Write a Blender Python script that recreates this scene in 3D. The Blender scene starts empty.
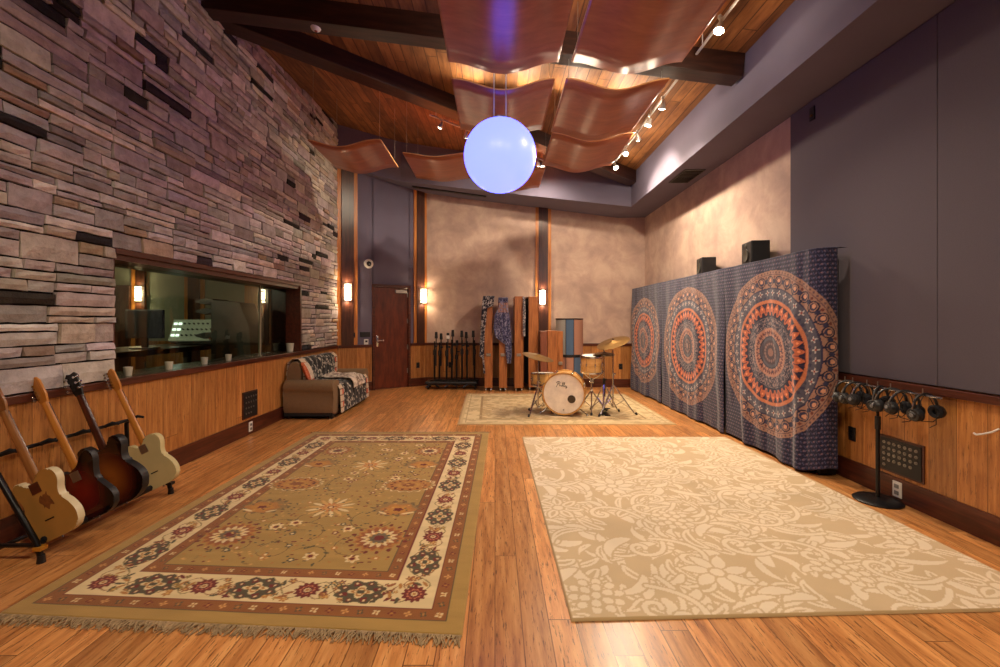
import bpy, bmesh, math, random
import numpy as np
from mathutils import Vector, Matrix
PI = math.pi
SC = bpy.context.scene
C = SC.collection
random.seed(7)

# ------------------------------------------------------------------ camera, light, exposure
cam = bpy.data.cameras.new('camera')
cam.sensor_width = 36.0
cam.lens = 440.0 / 1000.0 * 36.0
cam.shift_x = 0.005
cam.shift_y = -0.0125
cam.clip_start = 0.05
cam_o = bpy.data.objects.new('camera', cam)
cam_o.location = (0, 0, 1.4)
cam_o.rotation_euler = (PI / 2, 0, 0)
C.objects.link(cam_o)
SC.camera = cam_o

world = bpy.data.worlds.new('world')
SC.world = world
world.use_nodes = True
world.node_tree.nodes['Background'].inputs[0].default_value = (0.05, 0.05, 0.07, 1)
world.node_tree.nodes['Background'].inputs[1].default_value = 0.2

SC.view_settings.view_transform = 'Standard'
SC.view_settings.look = 'None'
SC.view_settings.gamma = 1
SC.view_settings.use_curve_mapping = False
SC.view_settings.exposure = 0.6
SC.cycles.use_denoising = True
SC.cycles.max_bounces = 8
SC.cycles.diffuse_bounces = 5
SC.cycles.glossy_bounces = 4
SC.cycles.transmission_bounces = 6
SC.cycles.transparent_max_bounces = 8
SC.cycles.sample_clamp_indirect = 4.0
SC.cycles.caustics_reflective = False
SC.cycles.caustics_refractive = False

WARM = (1.0, 0.74, 0.47)
HALO = (1.0, 0.82, 0.60)
TRACK_W = 98.0       # power of one track head
FILL_W = 112.0       # added fill heads on the unseen track behind the camera
SCONCE_W = 10.0
GLOBE_E = 3.5

def lamp(name, kind, loc, power, col, radius=0.05, aim=None, size=None, blend=0.6):
    l = bpy.data.lights.new(name, kind)
    l.energy = power
    l.color = col
    if kind in ('POINT', 'SPOT'):
        l.shadow_soft_size = radius
    if kind == 'SPOT':
        l.spot_size = size or 2.2
        l.spot_blend = blend
    o = bpy.data.objects.new(name, l)
    o.location = loc
    if aim is not None:
        o.rotation_euler = (Vector(aim) - Vector(loc)).to_track_quat('-Z', 'Y').to_euler()
    C.objects.link(o)
    return o

# ------------------------------------------------------------------ colour and materials
def s2l(c):
    c = np.asarray(c, dtype=float) / 255.0
    return np.where(c <= 0.04045, c / 12.92, ((c + 0.055) / 1.055) ** 2.4)
def S(r, g, b):
    v = s2l((r, g, b))
    return (float(v[0]), float(v[1]), float(v[2]), 1.0)

class NT:
    def __init__(s, name):
        s.m = bpy.data.materials.new(name)
        s.m.use_nodes = True
        s.t = s.m.node_tree
        s.b = s.t.nodes['Principled BSDF']
    def n(s, kind, **kw):
        nd = s.t.nodes.new(kind)
        for k, v in kw.items():
            if k.startswith('i_'):
                key = k[2:]
                key = int(key) if key.isdigit() else key
                nd.inputs[key].default_value = v
            else:
                setattr(nd, k, v)
        return nd
    def l(s, a, b):
        s.t.links.new(a, b)
    def math(s, op, a, b=None):
        nd = s.t.nodes.new('ShaderNodeMath'); nd.operation = op
        for i, v in enumerate((a, b)):
            if v is None: continue
            if isinstance(v, (int, float)): nd.inputs[i].default_value = v
            else: s.l(v, nd.inputs[i])
        return nd.outputs[0]
    def mix(s, fac, a, b, mode='MIX'):
        nd = s.t.nodes.new('ShaderNodeMix'); nd.data_type = 'RGBA'; nd.blend_type = mode
        for i, v in ((0, fac), (6, a), (7, b)):
            if isinstance(v, (int, float)): nd.inputs[i].default_value = v
            elif isinstance(v, tuple): nd.inputs[i].default_value = v
            else: s.l(v, nd.inputs[i])
        return nd.outputs[2]
    def ramp(s, fac, stops):
        nd = s.t.nodes.new('ShaderNodeValToRGB')
        e = nd.color_ramp.elements
        while len(e) < len(stops): e.new(0.5)
        for k, (p, c) in enumerate(stops):
            e[k].position = p; e[k].color = c
        s.l(fac, nd.inputs[0])
        return nd.outputs[0]
    def bump(s, h, strength=0.3, dist=0.01):
        nd = s.n('ShaderNodeBump'); nd.inputs['Strength'].default_value = strength
        nd.inputs['Distance'].default_value = dist
        s.l(h, nd.inputs['Height']); s.l(nd.outputs[0], s.b.inputs['Normal'])
    def set(s, **kw):
        names = {'col': 'Base Color', 'rough': 'Roughness', 'metal': 'Metallic', 'spec': 'Specular IOR Level',
                 'ecol': 'Emission Color', 'estr': 'Emission Strength', 'trans': 'Transmission Weight', 'coat': 'Coat Weight',
                 'sheen': 'Sheen Weight', 'alpha': 'Alpha', 'ior': 'IOR', 'coatr': 'Coat Roughness'}
        for k, v in kw.items():
            if isinstance(v, (int, float, tuple)): s.b.inputs[names[k]].default_value = v
            else: s.l(v, s.b.inputs[names[k]])
        return s
    def noise(s, vec, scale, detail=3, rough=0.55):
        nd = s.n('ShaderNodeTexNoise'); nd.inputs['Scale'].default_value = scale
        nd.inputs['Detail'].default_value = detail; nd.inputs['Roughness'].default_value = rough
        s.l(vec, nd.inputs['Vector'])
        return nd.outputs['Fac']

def plain(name, col, rough=0.5, metal=0.0, spec=0.5, var=0.0, scale=8, coat=0.0, bump=0.0, bscale=60):
    m = NT(name)
    tc = m.n('ShaderNodeTexCoord').outputs['Object']
    if var:
        f = m.noise(tc, scale)
        lo = tuple(max(0, c * (1 - var)) for c in col[:3]) + (1,)
        hi = tuple(min(1, c * (1 + var)) for c in col[:3]) + (1,)
        m.set(col=m.ramp(f, [(0.3, lo), (0.7, hi)]))
    else:
        m.set(col=col)
    if bump:
        m.bump(m.noise(tc, bscale, 4), bump, 0.005)
    m.set(rough=rough, metal=metal, spec=spec, coat=coat)
    return m.m

def wood(name, c1, c2, dark, axes='YX', pw=0.13, pl=1.6, rough=0.3, joint=0.004, grain=1.0, specks=0.0, var=0.5, spec=0.5, streak=24.0, bump=0.15):
    """axes: long axis letter, cross axis letter. pw = plank width (0: no planks), pl = plank length."""
    m = NT(name)
    tc = m.n('ShaderNodeTexCoord').outputs['Object']
    sp = m.n('ShaderNodeSeparateXYZ'); m.l(tc, sp.inputs[0])
    ax = {'X': sp.outputs[0], 'Y': sp.outputs[1], 'Z': sp.outputs[2]}
    L, W = ax[axes[0]], ax[axes[1]]
    third = ax[[a for a in 'XYZ' if a not in axes][0]]
    off = None
    base = None
    if pw:
        wn = m.n('ShaderNodeTexWhiteNoise'); wn.noise_dimensions = '1D'; m.l(m.math('FLOOR', m.math('DIVIDE', W, pw)), wn.inputs['W'])
        cb = m.n('ShaderNodeCombineXYZ'); m.l(m.math('ADD', L, m.math('MULTIPLY', wn.outputs['Value'], pl)), cb.inputs[0]); m.l(W, cb.inputs[1])
        br = m.n('ShaderNodeTexBrick')
        br.offset = 0.0; br.offset_frequency = 2; br.squash = 1.0
        br.inputs['Color1'].default_value = (0, 0, 0, 1); br.inputs['Color2'].default_value = (1, 1, 1, 1)
        br.inputs['Mortar'].default_value = (0.5, 0.5, 0.5, 1)
        br.inputs['Scale'].default_value = 1.0
        br.inputs['Mortar Size'].default_value = joint
        br.inputs['Mortar Smooth'].default_value = 0.1
        br.inputs['Bias'].default_value = 0.0
        br.inputs['Brick Width'].default_value = pl
        br.inputs['Row Height'].default_value = pw
        m.l(cb.outputs[0], br.inputs['Vector'])
        off = br.outputs['Color']; mort = br.outputs['Fac']
    cv = m.n('ShaderNodeCombineXYZ')
    m.l(m.math('MULTIPLY', L, 1.6), cv.inputs[0]); m.l(m.math('MULTIPLY', W, streak), cv.inputs[1])
    if off is not None:
        rz = m.math('MULTIPLY', off, 37.0)
        m.l(m.math('ADD', rz, m.math('MULTIPLY', third, streak)), cv.inputs[2])
    else:
        m.l(m.math('MULTIPLY', third, streak), cv.inputs[2])
    g = m.noise(cv.outputs[0], 1.5, 6, 0.65)
    col = m.ramp(g, [(0.5 - 0.22 / grain, dark), (0.5, c1), (0.5 + 0.2 / grain, c2)])
    if off is not None:
        tint = m.ramp(off, [(0.0, (1 - var, 1 - var, 1 - var, 1)), (1.0, (1.15, 1.12, 1.08, 1))])
        col = m.mix(1.0, col, tint, 'MULTIPLY')
    if specks:
        cs = m.n('ShaderNodeCombineXYZ')
        m.l(m.math('MULTIPLY', L, 6.0), cs.inputs[0]); m.l(m.math('MULTIPLY', W, 60.0), cs.inputs[1])
        if off is not None: m.l(m.math('MULTIPLY', off, 11.0), cs.inputs[2])
        sn = m.noise(cs.outputs[0], 1.6, 4, 0.7)
        sk = m.ramp(sn, [(0.58, (0, 0, 0, 1)), (0.64, (1, 1, 1, 1))])
        col = m.mix(m.math('MULTIPLY', sk, specks), col, tuple(c * 0.25 for c in dark[:3]) + (1,))
    if off is not None:
        col = m.mix(m.math('MULTIPLY', mort, 0.75), col, tuple(c * 0.3 for c in dark[:3]) + (1,))
    m.set(col=col, rough=rough, spec=spec)
    m.bump(g, bump, 0.004)
    return m.m

def painted(name, rough=0.9, bump=0.4, bscale=250, sheen=0.2, spec=0.2):
    m = NT(name)
    a = m.n('ShaderNodeAttribute'); a.attribute_name = 'Col'
    m.set(col=a.outputs['Color'], rough=rough, spec=spec, sheen=sheen)
    tc = m.n('ShaderNodeTexCoord').outputs['Object']
    m.bump(m.noise(tc, bscale, 2), bump, 0.003)
    return m.m

def glow(name, col, strength, base=(0.8, 0.8, 0.8, 1)):
    m = NT(name); m.set(col=base, rough=0.4, ecol=col, estr=strength)
    return m.m

def plaster(name, a, b, c):
    m = NT(name)
    tc = m.n('ShaderNodeTexCoord').outputs['Object']
    n1 = m.n('ShaderNodeTexNoise'); n1.inputs['Scale'].default_value = 2.2; n1.inputs['Detail'].default_value = 8
    n1.inputs['Roughness'].default_value = 0.62; n1.inputs['Distortion'].default_value = 0.35
    m.l(tc, n1.inputs['Vector'])
    col = m.ramp(n1.outputs['Fac'], [(0.36, a), (0.5, b), (0.66, c)])
    m.set(col=col, rough=0.75, spec=0.25)
    m.bump(n1.outputs['Fac'], 0.25, 0.01)
    return m.m

MAT = {}
MAT['floor'] = wood('bamboo_floor', S(208, 142, 82), S(232, 170, 106), S(152, 92, 48), 'YX', 0.125, 1.85, rough=0.29, joint=0.0025, specks=0.8, var=0.24, streak=15, bump=0.04, grain=1.0)
MAT['panel'] = wood('bamboo_wainscot', S(186, 124, 66), S(208, 148, 86), S(148, 90, 44), 'ZX', 0.19, 2.6, rough=0.35, joint=0.0025, specks=0.6, var=0.26, streak=22, bump=0.08)
MAT['ceilwood'] = wood('pine_ceiling', S(146, 96, 52), S(172, 118, 68), S(98, 58, 31), 'YX', 0.14, 3.6, rough=0.6, joint=0.006, var=0.42, streak=10, bump=0.1)
MAT['beam'] = wood('dark_stained_beam', S(52, 27, 20), S(70, 40, 28), S(30, 17, 13), 'XY', 0, rough=0.45, streak=12)
MAT['beamd'] = wood('dark_stained_post', S(66, 34, 22), S(88, 48, 30), S(38, 20, 14), 'ZX', 0, rough=0.35, streak=18)
MAT['mahog'] = wood('red_brown_trim', S(80, 38, 26), S(102, 52, 34), S(50, 24, 17), 'XZ', 0, rough=0.3, streak=22)
MAT['door'] = wood('red_brown_door', S(98, 42, 26), S(122, 56, 32), S(66, 27, 18), 'ZX', 0, rough=0.35, streak=6)
MAT['strip'] = wood('orange_wood_strip', S(196, 122, 54), S(218, 146, 72), S(152, 84, 34), 'ZX', 0, rough=0.4, streak=20)
MAT['gobo'] = wood('orange_wood_gobo', S(160, 96, 52), S(182, 116, 66), S(112, 62, 34), 'ZX', 0, rough=0.35, streak=18)
MAT['gobod'] = wood('brown_wood_gobo', S(120, 66, 46), S(140, 80, 56), S(84, 44, 30), 'ZX', 0, rough=0.4, streak=14)
MAT['cloud'] = wood('copper_veneer', S(156, 84, 48), S(176, 102, 62), S(126, 62, 34), 'XY', 0, rough=0.32, streak=9, spec=0.7, bump=0.02, grain=0.7)
MAT['edge'] = plain('pale_ply_edge', S(206, 150, 96), 0.5, var=0.1)
MAT['purple'] = plain('grey_purple_paint', S(104, 97, 116), 0.85, var=0.04, scale=3, bump=0.1, bscale=120)
MAT['felt'] = plain('grey_acoustic_fabric', S(96, 89, 97), 0.95, var=0.05, scale=160, bump=0.25, bscale=300, spec=0.1)
MAT['tan'] = plaster('tan_plaster', S(172, 146, 134), S(188, 160, 145), S(204, 178, 160))
MAT['black'] = plain('black_plastic', S(26, 25, 27), 0.45, var=0.1)
MAT['blackm'] = plain('black_metal', S(22, 21, 23), 0.35, metal=0.3, spec=0.5, var=0.1)
MAT['blackf'] = plain('black_fabric', S(24, 23, 28), 0.95, var=0.2, scale=60, bump=0.2)
MAT['chrome'] = plain('chrome', S(205, 205, 210), 0.18, metal=1.0)
MAT['brass'] = plain('bronze_cymbal', S(128, 96, 54), 0.42, metal=1.0, var=0.12, scale=20)
MAT['white'] = plain('white_plastic', S(225, 222, 215), 0.4)
MAT['grey'] = plain('grey_plastic', S(120, 120, 120), 0.5)
MAT['steel'] = plain('brushed_steel', S(170, 165, 158), 0.35, metal=0.9)
MAT['track'] = plain('white_metal_track', S(200, 198, 195), 0.35, metal=0.3)

# ------------------------------------------------------------------ mesh builder
class B:
    def __init__(s):
        s.bm = bmesh.new()
    def _post(s, vs, mat=0, M=None):
        if M is not None: bmesh.ops.transform(s.bm, matrix=M, verts=vs)
        fs = set(f for v in vs for f in v.link_faces)
        for f in fs: f.material_index = mat
        return vs
    def box(s, c, size, M=None, bevel=0.0, mat=0, seg=2):
        r = bmesh.ops.create_cube(s.bm, size=1.0)
        vs = r['verts']
        for v in vs:
            v.co = Vector((v.co.x * size[0] + c[0], v.co.y * size[1] + c[1], v.co.z * size[2] + c[2]))
        if bevel:
            es = list(set(e for v in vs for e in v.link_edges))
            rb = bmesh.ops.bevel(s.bm, geom=es, offset=bevel, segments=seg, profile=0.5, affect='EDGES')
            vs = list(set([v for f in rb['faces'] for v in f.verts] + [v for v in vs if v.is_valid]))
        return s._post(vs, mat, M)
    def bx(s, x0, x1, y0, y1, z0, z1, **kw):
        return s.box(((x0 + x1) / 2, (y0 + y1) / 2, (z0 + z1) / 2), (abs(x1 - x0), abs(y1 - y0), abs(z1 - z0)), **kw)
    def cyl(s, p, q, r0, r1=None, seg=20, mat=0, cap=True):
        p, q = Vector(p), Vector(q); r1 = r0 if r1 is None else r1
        d = q - p
        r = bmesh.ops.create_cone(s.bm, cap_ends=cap, segments=seg, radius1=r0, radius2=r1, depth=d.length)
        M = Matrix.Translation((p + q) / 2) @ d.to_track_quat('Z', 'Y').to_matrix().to_4x4()
        return s._post(r['verts'], mat, M)
    def ball(s, c, r, scale=(1, 1, 1), seg=20, mat=0):
        k = bmesh.ops.create_uvsphere(s.bm, u_segments=seg, v_segments=max(6, seg // 2), radius=r)
        return s._post(k['verts'], mat, Matrix.Translation(c) @ Matrix.Diagonal((*scale, 1)))
    def lathe(s, prof, seg=32, M=None, mat=0, close=False):
        rings = []
        vs = []
        for (r, z) in prof:
            if r < 1e-6:
                v = s.bm.verts.new((0, 0, z)); rings.append([v] * seg); vs.append(v)
            else:
                ring = [s.bm.verts.new((r * math.cos(2 * PI * k / seg), r * math.sin(2 * PI * k / seg), z)) for k in range(seg)]
                rings.append(ring); vs += ring
        pairs = list(zip(rings, rings[1:]))
        if close: pairs.append((rings[-1], rings[0]))
        for a, b in pairs:
            for k in range(seg):
                k2 = (k + 1) % seg
                q = []
                for v in (a[k], a[k2], b[k2], b[k]):
                    if v not in q: q.append(v)
                if len(q) >= 3:
                    try: s.bm.faces.new(q)
                    except ValueError: pass
        return s._post(vs, mat, M)
    def tube(s, pts, r, seg=8, mat=0, cap=True):
        pts = [Vector(p) for p in pts]
        n = len(pts)
        rr = r if isinstance(r, (list, tuple)) else [r] * n
        rings = []; vs = []
        up = None
        for i, p in enumerate(pts):
            t = (pts[min(i + 1, n - 1)] - pts[max(i - 1, 0)])
            t = t.normalized() if t.length > 1e-9 else Vector((0, 0, 1))
            if up is None:
                up = t.orthogonal().normalized()
            else:
                up = (up - t * up.dot(t))
                up = up.normalized() if up.length > 1e-6 else t.orthogonal().normalized()
            w = t.cross(up)
            ring = [s.bm.verts.new(p + (up * math.cos(2 * PI * k / seg) + w * math.sin(2 * PI * k / seg)) * rr[i]) for k in range(seg)]
            rings.append(ring); vs += ring
        for a, b in zip(rings, rings[1:]):
            for k in range(seg):
                s.bm.faces.new((a[k], a[(k + 1) % seg], b[(k + 1) % seg], b[k]))
        if cap:
            s.bm.faces.new(rings[0][::-1]); s.bm.faces.new(rings[-1])
        return s._post(vs, mat)
    def prism(s, outline, z0, z1, M=None, bevel=0.0, mat=0, seg=3):
        """outline: xy points, ccw"""
        a = [s.bm.verts.new((x, y, z0)) for x, y in outline]
        b = [s.bm.verts.new((x, y, z1)) for x, y in outline]
        n = len(a)
        fb = s.bm.faces.new(a[::-1]); ft = s.bm.faces.new(b)
        for k in range(n): s.bm.faces.new((a[k], a[(k + 1) % n], b[(k + 1) % n], b[k]))
        vs = a + b
        if bevel:
            es = list(fb.edges) + list(ft.edges)
            rb = bmesh.ops.bevel(s.bm, geom=es, offset=bevel, segments=seg, profile=0.5, affect='EDGES')
            vs = list(set([v for f in rb['faces'] for v in f.verts] + [v for v in vs if v.is_valid]))
        return s._post(vs, mat, M)
    def poly(s, pts, mat=0):
        f = s.bm.faces.new([s.bm.verts.new(p) for p in pts]); f.material_index = mat
        return f
    def build(s, name, mats, parent=None, smooth=False, loc=None):
        bmesh.ops.recalc_face_normals(s.bm, faces=s.bm.faces[:])
        me = bpy.data.meshes.new(name)
        s.bm.to_mesh(me); s.bm.free()
        if not isinstance(mats, (list, tuple)): mats = [mats]
        for m in mats: me.materials.append(MAT[m] if isinstance(m, str) else m)
        o = bpy.data.objects.new(name, me); C.objects.link(o)
        if parent: o.parent = parent
        if loc: o.location = loc
        if smooth:
            for p in me.polygons: p.use_smooth = True
            try: me.set_sharp_from_angle(angle=math.radians(40))
            except Exception: pass
        return o

def tag(o, label=None, cat=None, group=None, kind=None):
    if label: o['label'] = label
    if cat: o['category'] = cat
    if group: o['group'] = group
    if kind: o['kind'] = kind
    return o
def struct(o): o['kind'] = 'structure'; return o
def thing(name, label, cat, loc=(0, 0, 0), rz=0.0, group=None):
    o = bpy.data.objects.new(name, None); C.objects.link(o)
    o.empty_display_size = 0.1
    o.location = loc; o.rotation_euler = (0, 0, rz)
    return tag(o, label, cat, group)
def kids(o): return [c for c in bpy.data.objects if c.parent == o]
def copy_tree(o, parent=None):
    c = o.copy(); C.objects.link(c)
    if parent: c.parent = parent
    for k in kids(o): copy_tree(k, c)
    return c
def reloc(o, loc, rz=None, label=None):
    o.location = loc
    if rz is not None: o.rotation_euler[2] = rz
    if label: o['label'] = label
    return o

# ------------------------------------------------------------------ room constants
XL, XR = -3.06, 3.156
YB = -3.0
P_LB, P_LF = (XL, YB), (XL, 8.5)
P_CH = (-1.505, 9.6)
P_RB = (XR, 9.26)
P_RF = (XR, YB)
SOF_X = 2.6
def ceilB(x): return 4.18 + 0.127 * (SOF_X - x)
def ceilA(x, y): return 4.9 + 0.086 * (y - 5.0) - 0.179 * (x - XL)

class Seg:
    """a wall line: local x along it, local -y into the room"""
    def __init__(s, p0, p1):
        s.p0 = Vector((*p0, 0)); s.p1 = Vector((*p1, 0))
        d = s.p1 - s.p0; s.len = d.length
        s.rz = math.atan2(d.y, d.x)
    def pt(s, t, out=0.0, z=0.0):
        d = (s.p1 - s.p0).normalized(); nrm = Vector((d.y, -d.x, 0))
        v = s.p0 + d * t + nrm * out
        return (v.x, v.y, z)
    def part(s, b, name, mat, parent=None, smooth=False):
        o = b.build(name, mat, parent, smooth)
        o.location = s.p0; o.rotation_euler = (0, 0, s.rz)
        return o
LEFT, CHAM, BACK, RIGHT = Seg(P_LB, P_LF), Seg(P_LF, P_CH), Seg(P_CH, P_RB), Seg(P_RB, P_RF)
REAR = Seg(P_RF, P_LB)

# floor
b = B(); b.prism([(XL - 0.2, YB - 0.2), (XR + 0.2, YB - 0.2), (XR + 0.2, 9.8), (XL - 0.2, 9.8)], -0.1, 0.0)
struct(b.build('floor', 'floor'))
# ceiling: two planes of boards either side of the diagonal beam
b = B()
def slab(pts, th=0.08):
    lo = [b.bm.verts.new(p) for p in pts]; hi = [b.bm.verts.new((p[0], p[1], p[2] + th)) for p in pts]
    b.bm.faces.new(lo[::-1]); b.bm.faces.new(hi); n = len(lo)
    for k in range(n): b.bm.faces.new((lo[k], lo[(k + 1) % n], hi[(k + 1) % n], hi[k]))
xe = XL - 0.1
slab([(xe, YB - .1, ceilB(xe)), (SOF_X + .05, YB - .1, ceilB(SOF_X + .05)), (SOF_X + .05, 8.43, ceilB(SOF_X + .05)), (SOF_X, 8.4, ceilB(SOF_X)), (xe, 5.0, ceilB(xe))])
slab([(xe, 5.0, ceilA(xe, 5.0)), (SOF_X, 8.4, ceilA(SOF_X, 8.4)), (SOF_X, 9.8, ceilA(SOF_X, 9.8)), (xe, 9.8, ceilA(xe, 9.8))])
struct(b.build('ceiling', 'ceilwood'))

# right soffit and back soffit
b = B(); b.bx(SOF_X, XR + 0.05, YB, 8.42, 3.58, 4.5)
struct(b.build('ceiling_soffit', 'purple'))
b = B()
def hs(x): return 3.58 + 0.145 * max(0.0, SOF_X - x)
inner = [(-3.06, 8.48), (-2.5, 8.72), (-1.91, 8.93), (-0.4, 8.76), (1.1, 8.58), (SOF_X, 8.4)]
outer = [(-3.12, 8.5), (-2.35, 9.02), (-1.62, 9.56), (-0.4, 9.55), (1.1, 9.45), (SOF_X, 9.35)]
top = 5.6
vi = [b.bm.verts.new((x, y, hs(x))) for x, y in inner]; vo = [b.bm.verts.new((x, y, hs(x))) for x, y in outer]
vt = [b.bm.verts.new((x, y, top)) for x, y in inner]
for k in range(5):
    b.bm.faces.new((vi[k], vi[k + 1], vo[k + 1], vo[k])); b.bm.faces.new((vi[k], vt[k], vt[k + 1], vi[k + 1]))
b.bx(SOF_X, XR + 0.05, 8.42, 9.4, 3.58, 4.5)
struct(b.build('ceiling_soffit', 'purple'))

# upper walls (backings)
def wallbox(seg, name, x0, x1, z0, z1, mat, d0=0.0, d1=0.12, parent=None):
    b = B(); b.bx(x0, x1, d0, d1, z0, z1)
    return seg.part(b, name, mat, parent)
W0, W1 = 3.52 - YB, 6.90 - YB      # window along the left wall
WZ0, WZ1 = 0.93, 1.985
MAT['mortar'] = plain('dark_mortar', S(22, 19, 18), 0.95, var=0.3)
b = B()
b.bx(-0.1, W0, 0, 0.2, 0, 5.5); b.bx(W1, LEFT.len, 0, 0.2, 0, 5.5); b.bx(W0, W1, 0, 0.2, 0, WZ0 - .05); b.bx(W0, W1, 0, 0.2, WZ1, 5.5)
struct(LEFT.part(b, 'wall_left', 'mortar'))
struct(wallbox(BACK, 'wall_back', -0.05, BACK.len + .1, 0, 5.4, 'tan'))
b = B()
tw = RIGHT.len
b.bx(-0.1, tw + .1, 0, 0.12, 0, 4.6)
struct(RIGHT.part(b, 'wall_right', 'tan'))
struct(wallbox(REAR, 'wall_rear', -0.1, REAR.len + .1, 0, 5.4, 'purple'))
# chamfer wall with a doorway
tD0, tD1 = 0.367 * CHAM.len, 0.802 * CHAM.len     # door frame outer edges
b = B(); b.bx(-0.02, tD0 + .03, 0, .12, 0, 5.4); b.bx(tD1 - .03, CHAM.len + .02, 0, .12, 0, 5.4); b.bx(tD0, tD1, 0, .12, 2.1, 5.4)
struct(CHAM.part(b, 'wall_back_left', 'purple'))

# grey acoustic panels on the right wall (each a panel)
seam = [9.26 - 4.66, 9.26 - 3.11, 9.26 - 1.4, 9.26 + 0.4, 9.26 + 2.2]
for k in range(4):
    b = B(); b.bx(seam[k] + .002, seam[k + 1] - .002, -0.03, 0.0, 0.94, 3.57, bevel=0.004)
    struct(RIGHT.part(b, 'wall_right', 'felt'))

# wainscot, baseboard, cap
def dado(seg, side, x0, x1, n):
    b = B(); b.bx(x0, x1, -0.02, 0.0, 0.16, 0.89)
    struct(seg.part(b, 'wall_' + side, 'panel'))
    b = B(); b.bx(x0, x1, -0.035, 0.0, 0.0, 0.18, bevel=0.003)
    struct(seg.part(b, 'baseboard_' + side, 'mahog'))
    b = B(); b.bx(x0, x1, -0.045, 0.0, 0.875, 0.93, bevel=0.005)
    struct(seg.part(b, 'trim_%d' % n, 'mahog'))
dado(LEFT, 'left', 0, LEFT.len, 1)
dado(CHAM, 'back_left', 0.0, tD0 - .01, 2)
dado(CHAM, 'back_left', tD1 + .01, CHAM.len, 3)
dado(BACK, 'back', 0, BACK.len, 4)
dado(RIGHT, 'right', 0, RIGHT.len, 5)

# vertical timber pilasters
def pilaster(seg, t0, t1, n, ztop):
    b = B(); w = t1 - t0; e = w * 0.2
    b.bx(t0 + e, t1 - e, -0.06, 0, 0.93, ztop, mat=0)
    struct(seg.part(b, 'trim_%d' % n, 'beamd'))
    b = B(); b.bx(t0, t0 + e, -0.035, 0, 0.93, ztop); b.bx(t1 - e, t1, -0.035, 0, 0.93, ztop)
    struct(seg.part(b, 'trim_%d' % (n + 1), 'strip'))
def t_of_px(seg, px):
    k = (px - 495.0) / 440.0
    d = (seg.p1 - seg.p0).normalized()
    return (k * seg.p0.y - seg.p0.x) / (d.x - k * d.y)
pilaster(CHAM, 0.0, t_of_px(CHAM, 357), 6, 4.5)
pilaster(CHAM, t_of_px(CHAM, 413.5), CHAM.len - 0.0, 8, 4.3)
pilaster(BACK, t_of_px(BACK, 535.5), t_of_px(BACK, 551), 10, 3.95)

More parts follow.
